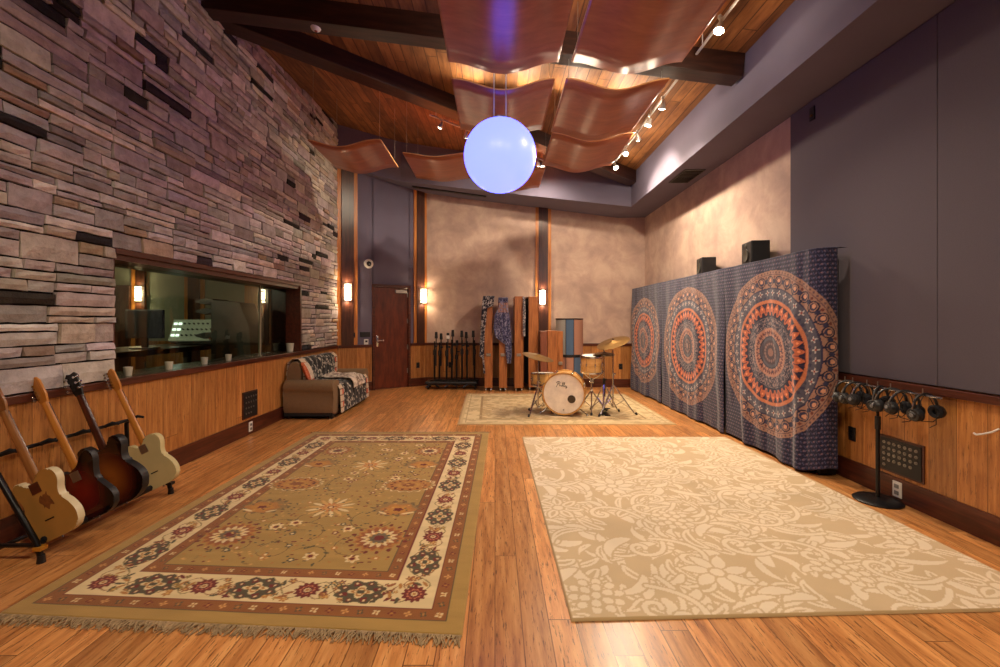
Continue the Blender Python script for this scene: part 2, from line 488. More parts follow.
# ledgestone face of the left wall
def stones():
    b = B(); bm = b.bm
    cols = []
    rnd = random.Random(11)
    pal = [((198, 190, 190), 7), ((187, 179, 180), 7), ((176, 168, 169), 5), ((192, 178, 166), 2), ((174, 152, 134), 0.8), ((162, 154, 151), 3), ((214, 206, 198), 5), ((54, 50, 50), 1.5)]
    tot = sum(w for _, w in pal)
    lay = bm.loops.layers.float_color.new('Col')
    def stone(x0, x1, z0, z1):
        g = 0.006
        x0 += g; x1 -= g; z0 += g; z1 -= g
        if x1 - x0 < 0.03 or z1 - z0 < 0.015: return
        xl, cy = (x0 + x1) / 2 + YB, (z0 + z1) / 2
        cz = ceilB(XL) if xl < 5.0 else ceilA(XL, xl)
        if z0 > cz: return
        r = rnd.random() * tot
        for c, w in pal:
            r -= w
            if r <= 0: break
        if c[0] < 80 and z1 - z0 > .09: c = (176, 168, 162)
        j = rnd.uniform(0.90, 1.10)
        lin = s2l([max(0, min(255, v * j + rnd.uniform(-5, 5))) for v in c])
        col = (float(lin[0]), float(lin[1]), float(lin[2]), 1.0)
        dep = rnd.uniform(0.020, 0.045)
        nx = max(2, int((x1 - x0) / 0.07)); nz = 2
        rings = []
        tilt = rnd.uniform(-0.006, 0.006)
        grid = []
        ch = min(0.008, (z1 - z0) * 0.2)
        for i in range(nx + 1):
            row = []
            for k in range(nz + 1):
                x = x0 + (x1 - x0) * i / nx; z = z0 + (z1 - z0) * k / nz
                ed = (i in (0, nx)) or (k in (0, nz))
                jx = rnd.uniform(-.004, .004); jz = rnd.uniform(-.0035, .0035)
                y = -dep - tilt * (k - 1) + (rnd.uniform(-.003, .003)) + (0.010 if ed else -0.002)
                row.append((x + (jx if 0 < i < nx else 0), y, z + (jz if ed and k in (0, nz) else 0)))
            grid.append(row)
        vf = [[bm.verts.new(p) for p in row] for row in grid]
        fs = []
        for i in range(nx):
            for k in range(nz):
                fs.append(bm.faces.new((vf[i][k], vf[i][k + 1], vf[i + 1][k + 1], vf[i + 1][k])))
        per = [vf[i][0] for i in range(nx + 1)] + [vf[nx][k] for k in range(1, nz + 1)] + [vf[i][nz] for i in range(nx - 1, -1, -1)] + [vf[0][k] for k in range(nz - 1, 0, -1)]
        bk = [bm.verts.new((v.co.x, 0.0, v.co.z)) for v in per]
        n = len(per)
        for q in range(n):
            fs.append(bm.faces.new((per[q], per[(q + 1) % n], bk[(q + 1) % n], bk[q])))
        for f in fs:
            f.smooth = False
            for lp in f.loops: lp[lay] = col
    def region(xa, xb, za, zb):
        z = za
        while z < zb - 0.03:
            h = rnd.choice([0.12, 0.135, 0.15, 0.165])
            if zb - (z + h) < 0.05: h = zb - z
            x = xa
            while x < xb - 0.02:
                w = rnd.uniform(0.26, 0.6)
                if xb - (x + w) < 0.14: w = xb - x
                mode = rnd.random()
                if mode < 0.40 and w < .48:
                    stone(x, x + w, z, z + h)
                else:
                    f = rnd.uniform(0.36, 0.64)
                    zm = z + h * f
                    for (a, c2) in ((z, zm), (zm, z + h)):
                        if w > 0.3 and rnd.random() < 0.55:
                            q = x + w * rnd.uniform(0.32, 0.68)
                            stone(x, q, a, c2); stone(q, x + w, a, c2)
                        else: stone(x, x + w, a, c2)
                x += w
            z += h
    region(0.6, W0, 0.935, WZ1); region(W1, LEFT.len, 0.935, WZ1); region(0.6, LEFT.len, WZ1 + .0, 5.35)
    m = NT('ledgestone')
    a = m.n('ShaderNodeAttribute'); a.attribute_name = 'Col'
    tc = m.n('ShaderNodeTexCoord').outputs['Object']
    n1 = m.noise(tc, 9, 6, 0.65); n2 = m.noise(tc, 45, 4, 0.6)
    t1 = m.ramp(n1, [(0.3, (0.72, 0.68, 0.64, 1)), (0.7, (1.2, 1.16, 1.12, 1))])
    m.set(col=m.mix(1.0, a.outputs['Color'], t1, 'MULTIPLY'), rough=0.85, spec=0.25)
    m.bump(m.math('ADD', n1, m.math('MULTIPLY', n2, 0.5)), 0.7, 0.02)
    o = LEFT.part(b, 'wall_left', m.m)
    struct(o)
stones()

# beams
def beam(name, pts, drop, wid, mat='beam'):
    """a beam along a line of two points given on the underside of the boards"""
    p, q = Vector(pts[0]), Vector(pts[1])
    d = (q - p); L = d.length
    b = B(); b.bx(-0.0, L, -wid / 2, wid / 2, -drop, 0.06, bevel=0.006)
    o = b.build(name, mat)
    xax = d.normalized(); yax = Vector((-xax.y, xax.x, 0)).normalized(); zax = xax.cross(yax)
    M = Matrix((xax, yax, zax)).transposed().to_4x4(); M.translation = p
    o.matrix_world = M
    return struct(o)
beam('ceiling_beam', [(XL, 4.67, ceilB(XL)), (SOF_X, 4.67, ceilB(SOF_X))], 0.24, 0.21)
beam('ceiling_beam', [(XL, 4.85, ceilB(XL)), (SOF_X, 8.25, ceilB(SOF_X))], 0.22, 0.24)
beam('ceiling_beam', [(XL, 0.6, ceilB(XL)), (SOF_X, 0.6, ceilB(SOF_X))], 0.24, 0.21)

# ------------------------------------------------------------------ studio window and the control room behind it
def L_at(px, y_out=0.0):
    """distance along the left wall line seen at column px, y_out metres behind its face"""
    return (XL - y_out) * 440.0 / (px - 495.0) - YB
b = B()
# opening liner: head, far jamb, near jamb and sill board
b.bx(W0, W1, -0.03, 0.42, WZ1 - 0.045, WZ1, bevel=0.004)
b.bx(W0, W1, 0.0, 0.42, WZ1 - 0.09, WZ1 - 0.045)
b.bx(W1 - 0.045, W1, -0.03, 0.42, WZ0, WZ1 - 0.04, bevel=0.004)
b.bx(W0, W0 + 0.02, 0.0, 0.42, WZ0, WZ1 - 0.04)
win = struct(LEFT.part(b, 'window_1', 'mahog'))
b = B(); b.bx(W0, W1, 0.0, 0.42, 0.88, WZ0, bevel=0.004)
struct(b.build('window_sill', plain('grey_stone_sill', S(70, 60, 48), 0.2, var=0.15), win))
MAT['glass'] = None
g = NT('window_glass')
gl = g.n('ShaderNodeBsdfGlass'); gl.inputs['Color'].default_value = (0.80, 0.86, 0.78, 1); gl.inputs['Roughness'].default_value = 0.0; gl.inputs['IOR'].default_value = 1.45
g.l(gl.outputs[0], g.t.nodes['Material Output'].inputs['Surface'])
MAT['glass'] = g.m
join = L_at(260, 0.2)
b = B(); b.bx(W0 + .04, join - .012, 0.20, 0.21, WZ0, WZ1 - .09); b.build('window_pane', MAT['glass'], win)
b = B(); b.bx(join + .012, W1 - .045, 0.20, 0.21, WZ0, WZ1 - .09); b.build('window_pane', MAT['glass'], win)
b = B(); b.bx(join - .014, join + .014, 0.19, 0.22, WZ0, WZ1 - .09); b.build('mullion', plain('pale_glazing_joint', S(150, 142, 116), 0.4), win)

MAT['crwall'] = plain('sage_wall', S(146, 150, 128), 0.85, var=0.03)
CX0, CX1, CY0, CY1, CH = -7.6, XL - 0.2, 2.2, 8.4, 2.6
b = B()
b.bx(CX0 - .1, CX0, CY0, CY1, 0, CH); b.bx(CX0 - .1, CX1, CY1, CY1 + .1, 0, CH); b.bx(CX0 - .1, CX1, CY0 - .1, CY0, 0, CH)
struct(b.build('wall_control_room', 'crwall'))
b = B(); b.bx(CX0 - .1, CX1, CY0 - .1, CY1 + .1, CH, CH + .1)
struct(b.build('ceiling_control_room', 'crwall'))
b = B(); b.bx(CX0 - .1, CX1, CY0 - .1, CY1 + .1, -.1, 0.0)
struct(b.build('floor_control_room', 'beam'))
def farx(px, y): return (px - 495.0) / 440.0 * y
def tx(name, x0, x1, y, z0, z1, mat, n=None, d=0.05):
    b = B(); b.bx(x0, x1, y - d, y, z0, z1, bevel=0.004)
    return struct(b.build(name, mat))
Y = CY1
tx('trim_20', farx(137, Y), farx(146.5, Y), Y, 0, CH, 'beamd')
tx('trim_21', farx(132, Y), farx(137, Y), Y, 0, CH, 'strip', d=0.03)
tx('trim_22', farx(185, Y), farx(189, Y), Y, 0, CH, 'strip', d=0.03)
tx('trim_23', farx(189, Y), farx(201, Y), Y, 0, CH, 'beamd')
tx('trim_24', farx(201, Y), farx(205, Y), Y, 0, CH, 'strip', d=0.03)
tx('trim_25', farx(245, Y), farx(258, Y), Y, 0, CH, 'strip', d=0.03)
tx('trim_26', CX0, farx(132, Y) - .01, Y, 0, 2.08, 'beamd', d=0.06)
tx('trim_27', farx(258, Y), CX1 - .01, Y, 0, CH, 'beamd', d=0.03)
tx('trim_28', CX0, CX1 - .01, Y, 0, 1.02, 'panel', d=0.02)

MAT['bulb0'] = glow('added_dome_bulb', (1.0, 0.93, 0.75, 1), 10.0)
def sconce(loc, rz, label, s=1.0, power=None, grp='wall sconces on the timber posts'):
    t = thing('wall_sconce', label, 'wall lamp', loc, rz, grp)
    b = B(); b.box((0, -0.006, 0), (0.10 * s, 0.012, 0.34 * s), bevel=0.003); b.build('back_plate', 'blackm', t)
    b = B()
    pr = [(0.058 * math.cos(a) * s, -0.012 - 0.075 * math.sin(a) * s) for a in [PI * k / 12 for k in range(13)]]
    b.prism(pr[::-1], -0.15 * s, 0.15 * s)
    b.build('lamp_shade', 'shade', t, True)
    b = B()
    b.bm.free()
    for z in (-0.105, 0.105):
        b = B()
        pr = [(0.062 * math.cos(a) * s, -0.012 - 0.08 * math.sin(a) * s) for a in [PI * k / 12 for k in range(13)]]
        b.prism(pr[::-1], (z - 0.008) * s, (z + 0.008) * s)
        b.build('band', 'blackm', t)
    d = Vector((math.sin(rz), -math.cos(rz), 0))
    if power:
        for k in (-1, 1):
            p = Vector(loc) + d * 0.07 + Vector((0, 0, 0.165 * s * k))
            lamp('sconce_light', 'SPOT', p, power / 2, WARM, 0.03, p + Vector((0, 0, k)), 2.95, .5)
    return t
MAT['shade'] = glow('frosted_lit_glass', (1.0, 0.76, 0.45, 1), 20.0)
sconce((farx(141, Y), Y - .05, 1.4 + 27 / 440 * Y), 0.0, 'lit wall sconce seen through the studio window in the control room', 0.9, 8.0, None)
lamp('control_room_fill', 'POINT', (-5.2, 4.3, 2.36), 34, (1.0, 0.93, 0.72), 0.06)  # fill lamp added out of view; the dome below is its made-up fixture
t = thing('added_ceiling_light', 'added unseen dome ceiling light inside the control room', 'ceiling light', (-5.2, 4.3, 2.6))
b = B(); b.lathe([(.0, -.02), (.16, -.02), (.19, -.10), (.20, -.10), (.17, 0), (0, 0)], 32); b.build('lamp_shade', 'white', t, True)
b = B(); b.ball((0, 0, -.09), .045); b.build('bulb', 'bulb0', t, True)

# control room furniture
MAT['litmeter'] = glow('lit_meter', (.85, 1, .9, 1), 1.5)
MAT['darkgrey'] = plain('dark_grey_plastic', S(62, 60, 52), 0.5, var=0.2)
MAT['wood2'] = wood('desk_wood', S(72, 44, 28), S(90, 58, 38), S(44, 26, 18), 'YX', 0, rough=0.4)
t = thing('studio_desk', 'low dark studio desk behind the window holding the screen and console', 'desk', (-4.55, 5.9, 0))
b = B(); b.bx(-.5, .34, -1.5, 1.3, 0.98, 1.05, bevel=0.01); b.build('desk_top', 'wood2', t)
for sx in (-.42, .28):
    for sy in (-1.4, 1.2):
        b = B(); b.bx(sx - .04, sx + .04, sy - .04, sy + .04, 0, 0.98); b.build('leg', 'wood2', t)
b = B(); b.bx(-.48, .32, -1.46, -1.42, .1, .98); b.build('modesty_panel', 'darkgrey', t)
t = thing('computer_monitor', 'black computer monitor seen from behind through the studio window', 'monitor', (-4.38, 5.5, 1.053), 0.12)
b = B(); b.box((0, 0, .31), (.44, .05, .36), bevel=.012); b.build('screen_casing', 'black', t)
b = B(); b.box((0, 0, .08), (.06, .04, .2)); b.build('stand', 'black', t)
b = B(); b.box((0, 0, .008), (.26, .18, .016), bevel=.005); b.build('base', 'black', t)
t = thing('mixing_console', 'pale grey mixing console with sloped rows of knobs and lit meters', 'mixing console', (-4.42, 6.45, 1.055), 0.05)
b = B()
Mx = Matrix.Translation((0, 0, .2)) @ Matrix.Rotation(math.radians(68), 4, 'X')
b.box((0, 0, 0), (.62, .34, .06), M=Mx, bevel=.008); b.build('control_panel', plain('pale_console', S(200, 208, 190), 0.5), t)
b = B(); b.box((0, 0.1, .06), (.6, .3, .1), bevel=.01); b.build('console_body', 'darkgrey', t)
for r in range(3):
    for k in range(9):
        b = B(); p = Mx @ Vector((-.26 + k * .065, .1 - r * .09, .03)); q = Mx @ Vector((-.26 + k * .065, .1 - r * .09, .055))
        if k < 2:
            b.box((-.26 + k * .065, .1 - r * .09, .034), (.045, .03, .012), M=Mx); b.build('meter', 'litmeter', t)
        else:
            b.cyl(p, q, .012, .010, 12); b.build('knob', 'darkgrey', t)
# large curved dark studio furniture with three ledges
t = thing('equipment_rack', 'tall black cabinet with three curved ledges behind the window glass', 'equipment rack', (-3.72, 6.35, 0))
b = B()
out = [(-.26, 0.0), (.3, 0.0), (.3, 1.0), (.27, 1.35), (.14, 1.66), (-.26, 1.7)]
b.prism([(x, z) for x, z in out], -.2, .2, M=Matrix.Rotation(PI / 2, 4, 'X'), bevel=.012)
b.build('cabinet', 'darkgrey', t)
for z, w in ((1.66, .34), (1.52, .3), (1.18, .3)):
    b = B()
    o = [(-.24, 0), (-.24, .05), (-.36, .06), (-.52 + .04, .03), (-.36 - w * .4, 0.0), (-.36, -.03)]
    b.prism([(x, z + q) for x, q in o][::-1], -.18, .18, M=Matrix.Rotation(PI / 2, 4, 'X'), bevel=.005)
    b.build('ledge', 'darkgrey', t)

# votive glasses on the sill
def votive(px, zoff, s, label):
    t = thing('votive_glass', label, 'candle glass', LEFT.pt(L_at(px, 0.1), -0.10, WZ0), 0, 'glasses along the studio window sill')
    b = B()
    b.lathe([(0.0, 0.0), (0.026 * s, 0.0), (0.034 * s, 0.075 * s), (0.031 * s, 0.075 * s), (0.024 * s, 0.012), (0.0, 0.012)], 20)
    b.build('glass_cup', 'cupglass', t, True)
    b = B(); b.cyl((0, 0, 0.013), (0, 0, 0.045 * s), 0.022 * s, 0.027 * s, 16); b.build('candle', 'wax', t, True)
MAT['cupglass'] = plain('frosted_cup', S(196, 190, 170), 0.3, spec=0.6)
MAT['wax'] = plain('white_wax', S(230, 222, 200), 0.6)
votive(128, 0, 1.0, 'small frosted candle glass nearest the guitars on the window sill')
votive(169, 0, 1.0, 'small frosted candle glass second from the guitar end of the window sill')
votive(204.5, 0, 1.0, 'small frosted candle glass third from the guitar end of the sill')
votive(228.5, 0, 1.0, 'small frosted candle glass before the pane joint on the sill')
votive(290, 0, 1.7, 'large pale candle glass at the far end of the window sill')

# ------------------------------------------------------------------ door
b = B()
b.bx(tD0, tD0 + .05, -.04, .13, 0, 2.14); b.bx(tD1 - .05, tD1, -.04, .13, 0, 2.14); b.bx(tD0, tD1, -.04, .13, 2.09, 2.15)
dr = struct(CHAM.part(b, 'door_1', 'mahog'))
b = B(); b.bx(tD0 + .052, tD1 - .052, 0.0, .045, 0.01, 2.088, bevel=.003); b.build('door_leaf', 'door', dr)
b = B(); b.bx(tD0 + .09, tD0 + .13, -.008, 0, .88, 1.10, bevel=.003); b.cyl((tD0 + .11, -.008, 1.0), (tD0 + .11, -.05, 1.0), .01)
b.tube([(tD0 + .11, -.05, 1.0), (tD0 + .23, -.05, 1.0)], .009); b.build('door_handle', 'chrome', dr, True)
for z in (.3, .8, 1.35, 1.9):
    b = B(); b.bx(tD1 - .07, tD1 - .045, -.012, 0.0, z, z + .1, bevel=.002); b.build('hinge', 'steel', dr)
b = B(); b.bx(tD1 - .34, tD1 - .09, -.05, 0.0, 1.98, 2.05, bevel=.008); b.tube([(tD1 - .25, -.05, 2.05), (tD1 - .16, -.09, 2.07), (tD1 - .09, -.05, 2.09)], .008)
b.build('door_closer', 'steel', dr)

def plate(seg, t, z, w, h, name, label, cat, mat, d=0.012, out=0.0, group=None):
    th = thing(name, label, cat, seg.pt(t, out, z), seg.rz, group)
    b = B(); b.box((0, -d / 2, 0), (w, d, h), bevel=.002); b.build('cover_plate', mat, th)
    return th
# things on the chamfer wall
tt = t_of_px(CHAM, 365)
plate(CHAM, tt, 1.4 - 13.5 / 440 * 8.8, .2, .1, 'wall_display', 'black oblong display plate on grey wall left of the door', 'control panel', 'black', .02)
k = plate(CHAM, tt + .02, 1.4 - 21 / 440 * 8.8 + .0, .085, .11, 'wall_keypad', 'white thermostat keypad under the black plate by the door', 'keypad', 'white', .02)
b = B(); b.box((0, -.022, .012), (.045, .006, .04)); b.build('screen', 'black', k)
k = plate(CHAM, t_of_px(CHAM, 353), 1.4 - 14 / 440 * 8.7, .05, .1, 'light_switch', 'black switch on the orange strip beside the keypad', 'switch', 'black', .02, .035)
b = B(); b.box((0, -.024, 0), (.02, .01, .04)); b.build('toggle', 'blackm', k)
t = thing('wall_speaker', 'round white rimmed black speaker high on wall above door', 'speaker', CHAM.pt(t_of_px(CHAM, 368.5), 0, 1.4 + 57 / 440 * 8.9), CHAM.rz)
R90 = Matrix.Rotation(PI / 2, 4, 'X')
b = B(); b.lathe([(0.05, 0.0), (0.095, 0.0), (0.095, 0.02), (0.06, 0.035), (0.05, 0.03)], 32, M=R90, close=True); b.build('rim', 'white', t, True)
b = B(); b.lathe([(0.0, 0.012), (0.055, 0.012), (0.05, 0.024), (0.0, 0.018)], 24, M=R90); b.build('speaker_cone', 'black', t, True)
b = B(); b.ball((0.012, -.03, -.01), .018); b.build('dust_cap', 'grey', t, True)

sconce(CHAM.pt(t_of_px(CHAM, 346.5), .06, 1.4 + 28.5 / 440 * 8.65), CHAM.rz, 'lit wall sconce on the post between stone wall and door', 1.0, SCONCE_W)
sconce(CHAM.pt(t_of_px(CHAM, 422), .06, 1.4 + 25 / 440 * 9.45), CHAM.rz, 'lit wall sconce on the post right of the door', 0.95, SCONCE_W)
sconce(BACK.pt(t_of_px(BACK, 542.5), .06, 1.4 + 23.5 / 440 * 9.45), BACK.rz, 'lit wall sconce on the post behind the tall wooden panels', 0.95, SCONCE_W)

def duplex(seg, t, z, label, mat='black', mat2='blackm', out=.02, grp=None):
    k = plate(seg, t, z, .075, .12, 'power_outlet', label, 'outlet', mat, .008, out, grp)
    for dz in (-.025, .025):
        b = B(); b.box((0, -.011, dz), (.036, .006, .03), bevel=.002); s = b.build('socket', mat2, k)
duplex(BACK, t_of_px(BACK, 450.5), .45, 'black wall outlet behind the microphone stands')
duplex(CHAM, t_of_px(CHAM, 417.5), .45, 'black wall outlet between the door and the stands')
duplex(BACK, t_of_px(BACK, 620.5), .44, 'black wall outlet right of the ride cymbal')
duplex(RIGHT, 9.26 - 3.86, .41, 'black wall outlet beside the tapestry end')
duplex(RIGHT, 9.26 - 3.41, .095, 'white outlet in the baseboard behind the headphone stand', 'white', 'grey', .035)
duplex(LEFT, 5.42 - YB + .02, .095, 'white outlet in the baseboard left of the sofa', 'white', 'grey', .035)
k = plate(RIGHT, 9.26 - 4.33, 3.44, .07, .13, 'wall_jack', 'black wall jack high on the grey panel', 'wall jack', 'black', .01, .03)
b = B(); b.cyl((0, -.01, -.02), (0, -.02, -.02), .012); b.build('socket', 'brass', k)

def jack_panel(seg, t, z, w, h, rows, label, r):
    th = thing('jack_panel', label, 'jack panel', seg.pt(t, .02, z), seg.rz)
    b = B(); b.box((0, -.006, 0), (w + .03, .012, h + .03), bevel=.003); b.build('frame', 'mahog', th)
    b = B(); b.box((0, -.014, 0), (w, .008, h), bevel=.001); b.build('face_plate', 'black', th)
    for j, n in enumerate(rows):
        for i in range(n):
            x = -w / 2 + w * (i + .8) / (max(rows) + .6); zz = h / 2 - h * (j + .8) / (len(rows) + .6)
            b = B(); b.lathe([(0, .018), (r * .55, .018), (r * .6, .024), (r, .024), (r, .016)], 12, M=Matrix.Translation((x, 0, zz)) @ R90)
            b.build('jack', 'steel', th, True)
jack_panel(RIGHT, 9.26 - 3.39, .345, .34, .25, (7, 7, 7, 6, 1), 'black multichannel jack panel on the right wall above baseboard', .012)
jack_panel(LEFT, 5.45 - YB, .37, .30, .30, (5, 5, 4, 3), 'black jack panel on left wainscot beside the sofa', .010)
# small white hook on the right wainscot
t = thing('wall_hook', 'small curved white hook on the right wall wainscot', 'hook', RIGHT.pt(9.26 - 2.82, .02, .68), RIGHT.rz)
b = B(); b.tube([(-.05, -.012, -.012), (-.02, -.03, -.014), (.02, -.035, 0.0), (.06, -.02, .022), (.09, -.008, .05)], .006); b.build('hook', 'white', t, True)

# ------------------------------------------------------------------ ceiling fittings
t = thing('ceiling_vent', 'dark square vent in the underside of the right soffit', 'vent', (2.88, 6.62, 3.58))
b = B(); b.bx(-.15, .15, -.3, .3, -.012, 0, bevel=.003)
b.build('frame', 'darkgrey', t)
for k in range(9):
    b = B(); b.box((0, -.24 + k * .06, -.016), (.26, .012, .012)); b.build('slat', 'blackm', t)
t = thing('slot_vent', 'long black slot vent under the back soffit above the plaster', 'vent', (-.95, 9.15, hs(-.95)))
t.rotation_euler = (0, math.atan(.145), -.03)
b = B(); b.bx(-.78, .78, -.05, .05, -.016, 0, bevel=.003); b.build('frame', 'blackm', t)
b = B(); b.bx(-.76, .76, -.006, .006, -.022, -.014); b.build('divider', 'darkgrey', t)
t = thing('smoke_detector', 'small round white detector under the dark cross beam', 'detector', (-1.9, 4.67, ceilB(-1.9) - .24))
b = B(); b.lathe([(0, -.035), (.02, -.035), (.045, -.02), (.055, 0), (0, 0)], 28); b.build('casing', 'white', t, True)
b = B(); b.lathe([(0, -.042), (.014, -.04), (.018, -.034), (0, -.034)], 16); b.build('sensor', plain('red_sensor', S(150, 60, 50), 0.4), t, True)

# track heads
MAT['bulb'] = glow('lit_bulb', (1.0, 0.90, 0.74, 1), 14.0)
def track_head(loc, aim, label, group, power, size=2.3, rad=.035):
    t = thing('track_light', label, 'spotlight', loc, 0, group)
    t.rotation_euler = (Vector(aim) - Vector(loc)).to_track_quat('-Z', 'Y').to_euler()
    q = t.rotation_euler.to_matrix().inverted()
    upv = q @ Vector((0, 0, 1))
    b = B(); b.tube([upv * 0.0, upv * .085], .008); b.box(upv * .088, (.03, .03, .03)); b.build('stem', 'track', t)
    b = B(); b.lathe([(.0, .05), (.016, .05), (.02, .03), (.034, -.01), (.044, -.045), (.040, -.045), (.03, -.01), (.0, .0)], 20); b.build('lamp_shade', 'track', t, True)
    b = B(); b.ball((0, 0, -.036), .033, (1, 1, .6), 16); b.build('bulb', 'bulb', t, True)
    if power:
        d = (Vector(aim) - Vector(loc)).normalized()
        lamp('track_spot', 'SPOT', Vector(loc) + d * .075, power, HALO, rad, aim, size, .7)
        if group and 'right track' in group: lamp('track_glow', 'POINT', Vector(loc) + d * .08, power * .065, HALO, .03)
    return t
def track_rail(p, q, label):
    t = thing('track_rail', label, 'lighting track', p)
    b = B(); d = Vector(q) - Vector(p)
    b.tube([(0, 0, 0), d], .014, 4)
    b.build('rail', 'track', t)
    for k in (0.04, .35, .65, .96):
        m = d * k; w = Vector(p) + m
        cz = ceilA(w.x, w.y) if (w.y - 4.85) > (w.x - XL) * .6 else ceilB(w.x)
        b = B(); b.cyl(m, m + Vector((0, 0, max(.03, cz - w.z))), .006, seg=8); b.build('hanger', 'track', t)
zt = 4.13
track_rail((2.06, 1.2, zt), (2.06, 4.5, zt), 'white lighting track along the ceiling in front of cross beam')
track_rail((2.06, 4.85, zt), (2.06, 7.65, zt), 'white lighting track beyond the cross beam right of the wavy panels')
zh = zt - .09
aimlist = [(1.8, 6.9, 0), (0.6, 6.2, 0), (3.0, 7.6, 1.5), (0.8, 4.6, 0), (2.6, 5.4, 0.4)]
names = ['nearest the beam', 'second from the beam', 'third from the beam', 'fourth from the beam', 'last before the back soffit']
for k, (y, a) in enumerate(zip((5.38, 5.85, 6.32, 6.88, 7.5), aimlist)):
    track_head((2.05, y, zh), a, 'lit white spotlight on the far right track, ' + names[k], 'spotlights on the far right track', TRACK_W * (0.8 if k == 2 else 1.0))
track_head((2.02, 3.95, zh), (0.7, 3.2, 0), 'lit spotlight on the near right track in front of beam', 'spotlights on the near right track', TRACK_W)
# left / back track
pa, pb = Vector((-1.0, 6.72, 4.55)), Vector((1.25, 8.12, 4.22))
track_rail(pa, pb, 'white lighting track along the far side of the diagonal beam')
for k, (px, aim, nm) in enumerate(((441, (-2.6, 7.9, 1.2), 'left of the glowing globe'), (466, (-.5, 9.2, 1.2), 'half hidden behind the globe on its left'),
                                  (538, (1.2, 9.3, 1.4), 'behind the globe on its right'), (543, (.2, 6.4, 0), 'behind the globe at its far right'))):
    c = (px - 495) / 440.0
    d = pb - pa; s = (c * pa.y - pa.x) / (d.x - c * d.y)
    p = pa + d * s
    track_head((p.x, p.y, p.z - .09), aim, 'lit white spotlight on the diagonal track, ' + nm, 'spotlights on the diagonal track', TRACK_W * .8)

# unseen track behind the camera, added as fill light for the near half
track_rail((-1.6, 0.2, 4.45), (1.8, 0.2, 4.02), 'added unseen lighting track across the ceiling above the camera')
for x, aim in ((-1.5, (-1.0, 3.3, 0)), (0.0, (0.2, 3.4, 0)), (1.7, (1.4, 3.3, 0.0))):
    z = 4.45 - (x + 1.6) * .43 / 3.4
    track_head((x, 0.2, z - .09), aim, 'added unseen fill spotlight above the camera', 'added fill spotlights on the unseen track above the camera', FILL_W, 1.9, rad=.12)

# heads added out of sight above the wavy panels to brighten the boards
for x, y in ((0.1, 3.55), (1.25, 3.55), (-0.3, 5.75), (0.35, 5.75), (1.0, 5.75), (1.6, 5.75)):
    c = ceilB(x)
    track_head((x, y, c - .36), (x + .02, y + (.45 if y < 4.4 else -.45), c), 'small added spotlight hidden above the wavy panels washing the ceiling boards', 'added spotlights hidden above the wavy panels', 17.0, 2.8)

# ------------------------------------------------------------------ wavy wooden panels
HP = 2.5
def cloud(x0, x1, y0, y1, label, z=1.4 + HP, amp=.115, tilt=0.0, rz=0.0, phase=0.0):
    x0, x1, y0, y1 = x0 * HP, x1 * HP, y0 * HP, y1 * HP
    cx, cy = (x0 + x1) / 2, (y0 + y1) / 2
    nx, ny = 40, 6
    bm = bmesh.new(); vs = []
    for j in range(ny + 1):
        for i in range(nx + 1):
            u = i / nx
            x = (u - .5) * (x1 - x0); y = (j / ny - .5) * (y1 - y0)
            zz = -amp * (0.5 - 0.5 * math.cos(2 * PI * (u + phase))) + amp * .5 * 0
            vs.append(bm.verts.new((x, y, zz + tilt * x)))
    W = nx + 1
    for j in range(ny):
        for i in range(nx):
            bm.faces.new((vs[j * W + i], vs[j * W + i + 1], vs[(j + 1) * W + i + 1], vs[(j + 1) * W + i]))
    me = bpy.data.meshes.new('panel_sheet'); bm.to_mesh(me); bm.free()
    for p in me.polygons: p.use_smooth = True
    me.materials.append(MAT['cloud']); me.materials.append(MAT['edge'])
    t = thing('acoustic_cloud', label, 'wavy ceiling panel', (cx, cy, z), rz, 'wavy wooden panels hung from the ceiling')
    o = bpy.data.objects.new('panel_sheet', me); C.objects.link(o); o.parent = t
    md = o.modifiers.new('thick', 'SOLIDIFY'); md.thickness = .016; md.offset = 1; md.material_offset_rim = 1; md.use_even_offset = True
    for sx in (-.46, .46):
        for sy in (-.42, .42):
            px, py = sx * (x1 - x0), sy * (y1 - y0)
            wx, wy = cx + px, cy + py
            cz = ceilA(wx, wy) if (wy - 4.85) > (wx - XL) * .6 else ceilB(wx)
            if wy > 8.3: continue
            b = B(); b.cyl((px, py, tilt * px), (px, py, cz - z), .002, seg=6); b.build('hanging_wire', 'steel', t)
    return t
cloud(-.18, .245, 1.17, 1.70, 'large wavy copper wood panel overhead just in front of globe')
cloud(.295, .722, 1.17, 1.70, 'large wavy copper wood panel overhead right, ending at the cross beam')
cloud(-.18, .248, 1.82, 2.30, 'wavy wood panel directly behind and above the glowing globe')
cloud(.295, .722, 1.82, 2.33, 'wavy wood panel beside the far right track lights, nearer one')
cloud(.305, .745, 2.345, 2.83, 'wavy wood panel beside the far right track lights, farther one')
cloud(-1.035, -.63, 2.43, 2.87, 'small looking wavy wood panel farthest left by the stone wall', amp=.10, phase=.08)
cloud(-.55, -.13, 2.62, 3.08, 'wavy wood panel left of globe hanging before the back soffit', amp=.06, phase=.05)
cloud(-.09, .33, 2.87, 3.3, 'wavy wood panel mostly hidden behind the glowing globe', amp=.07)

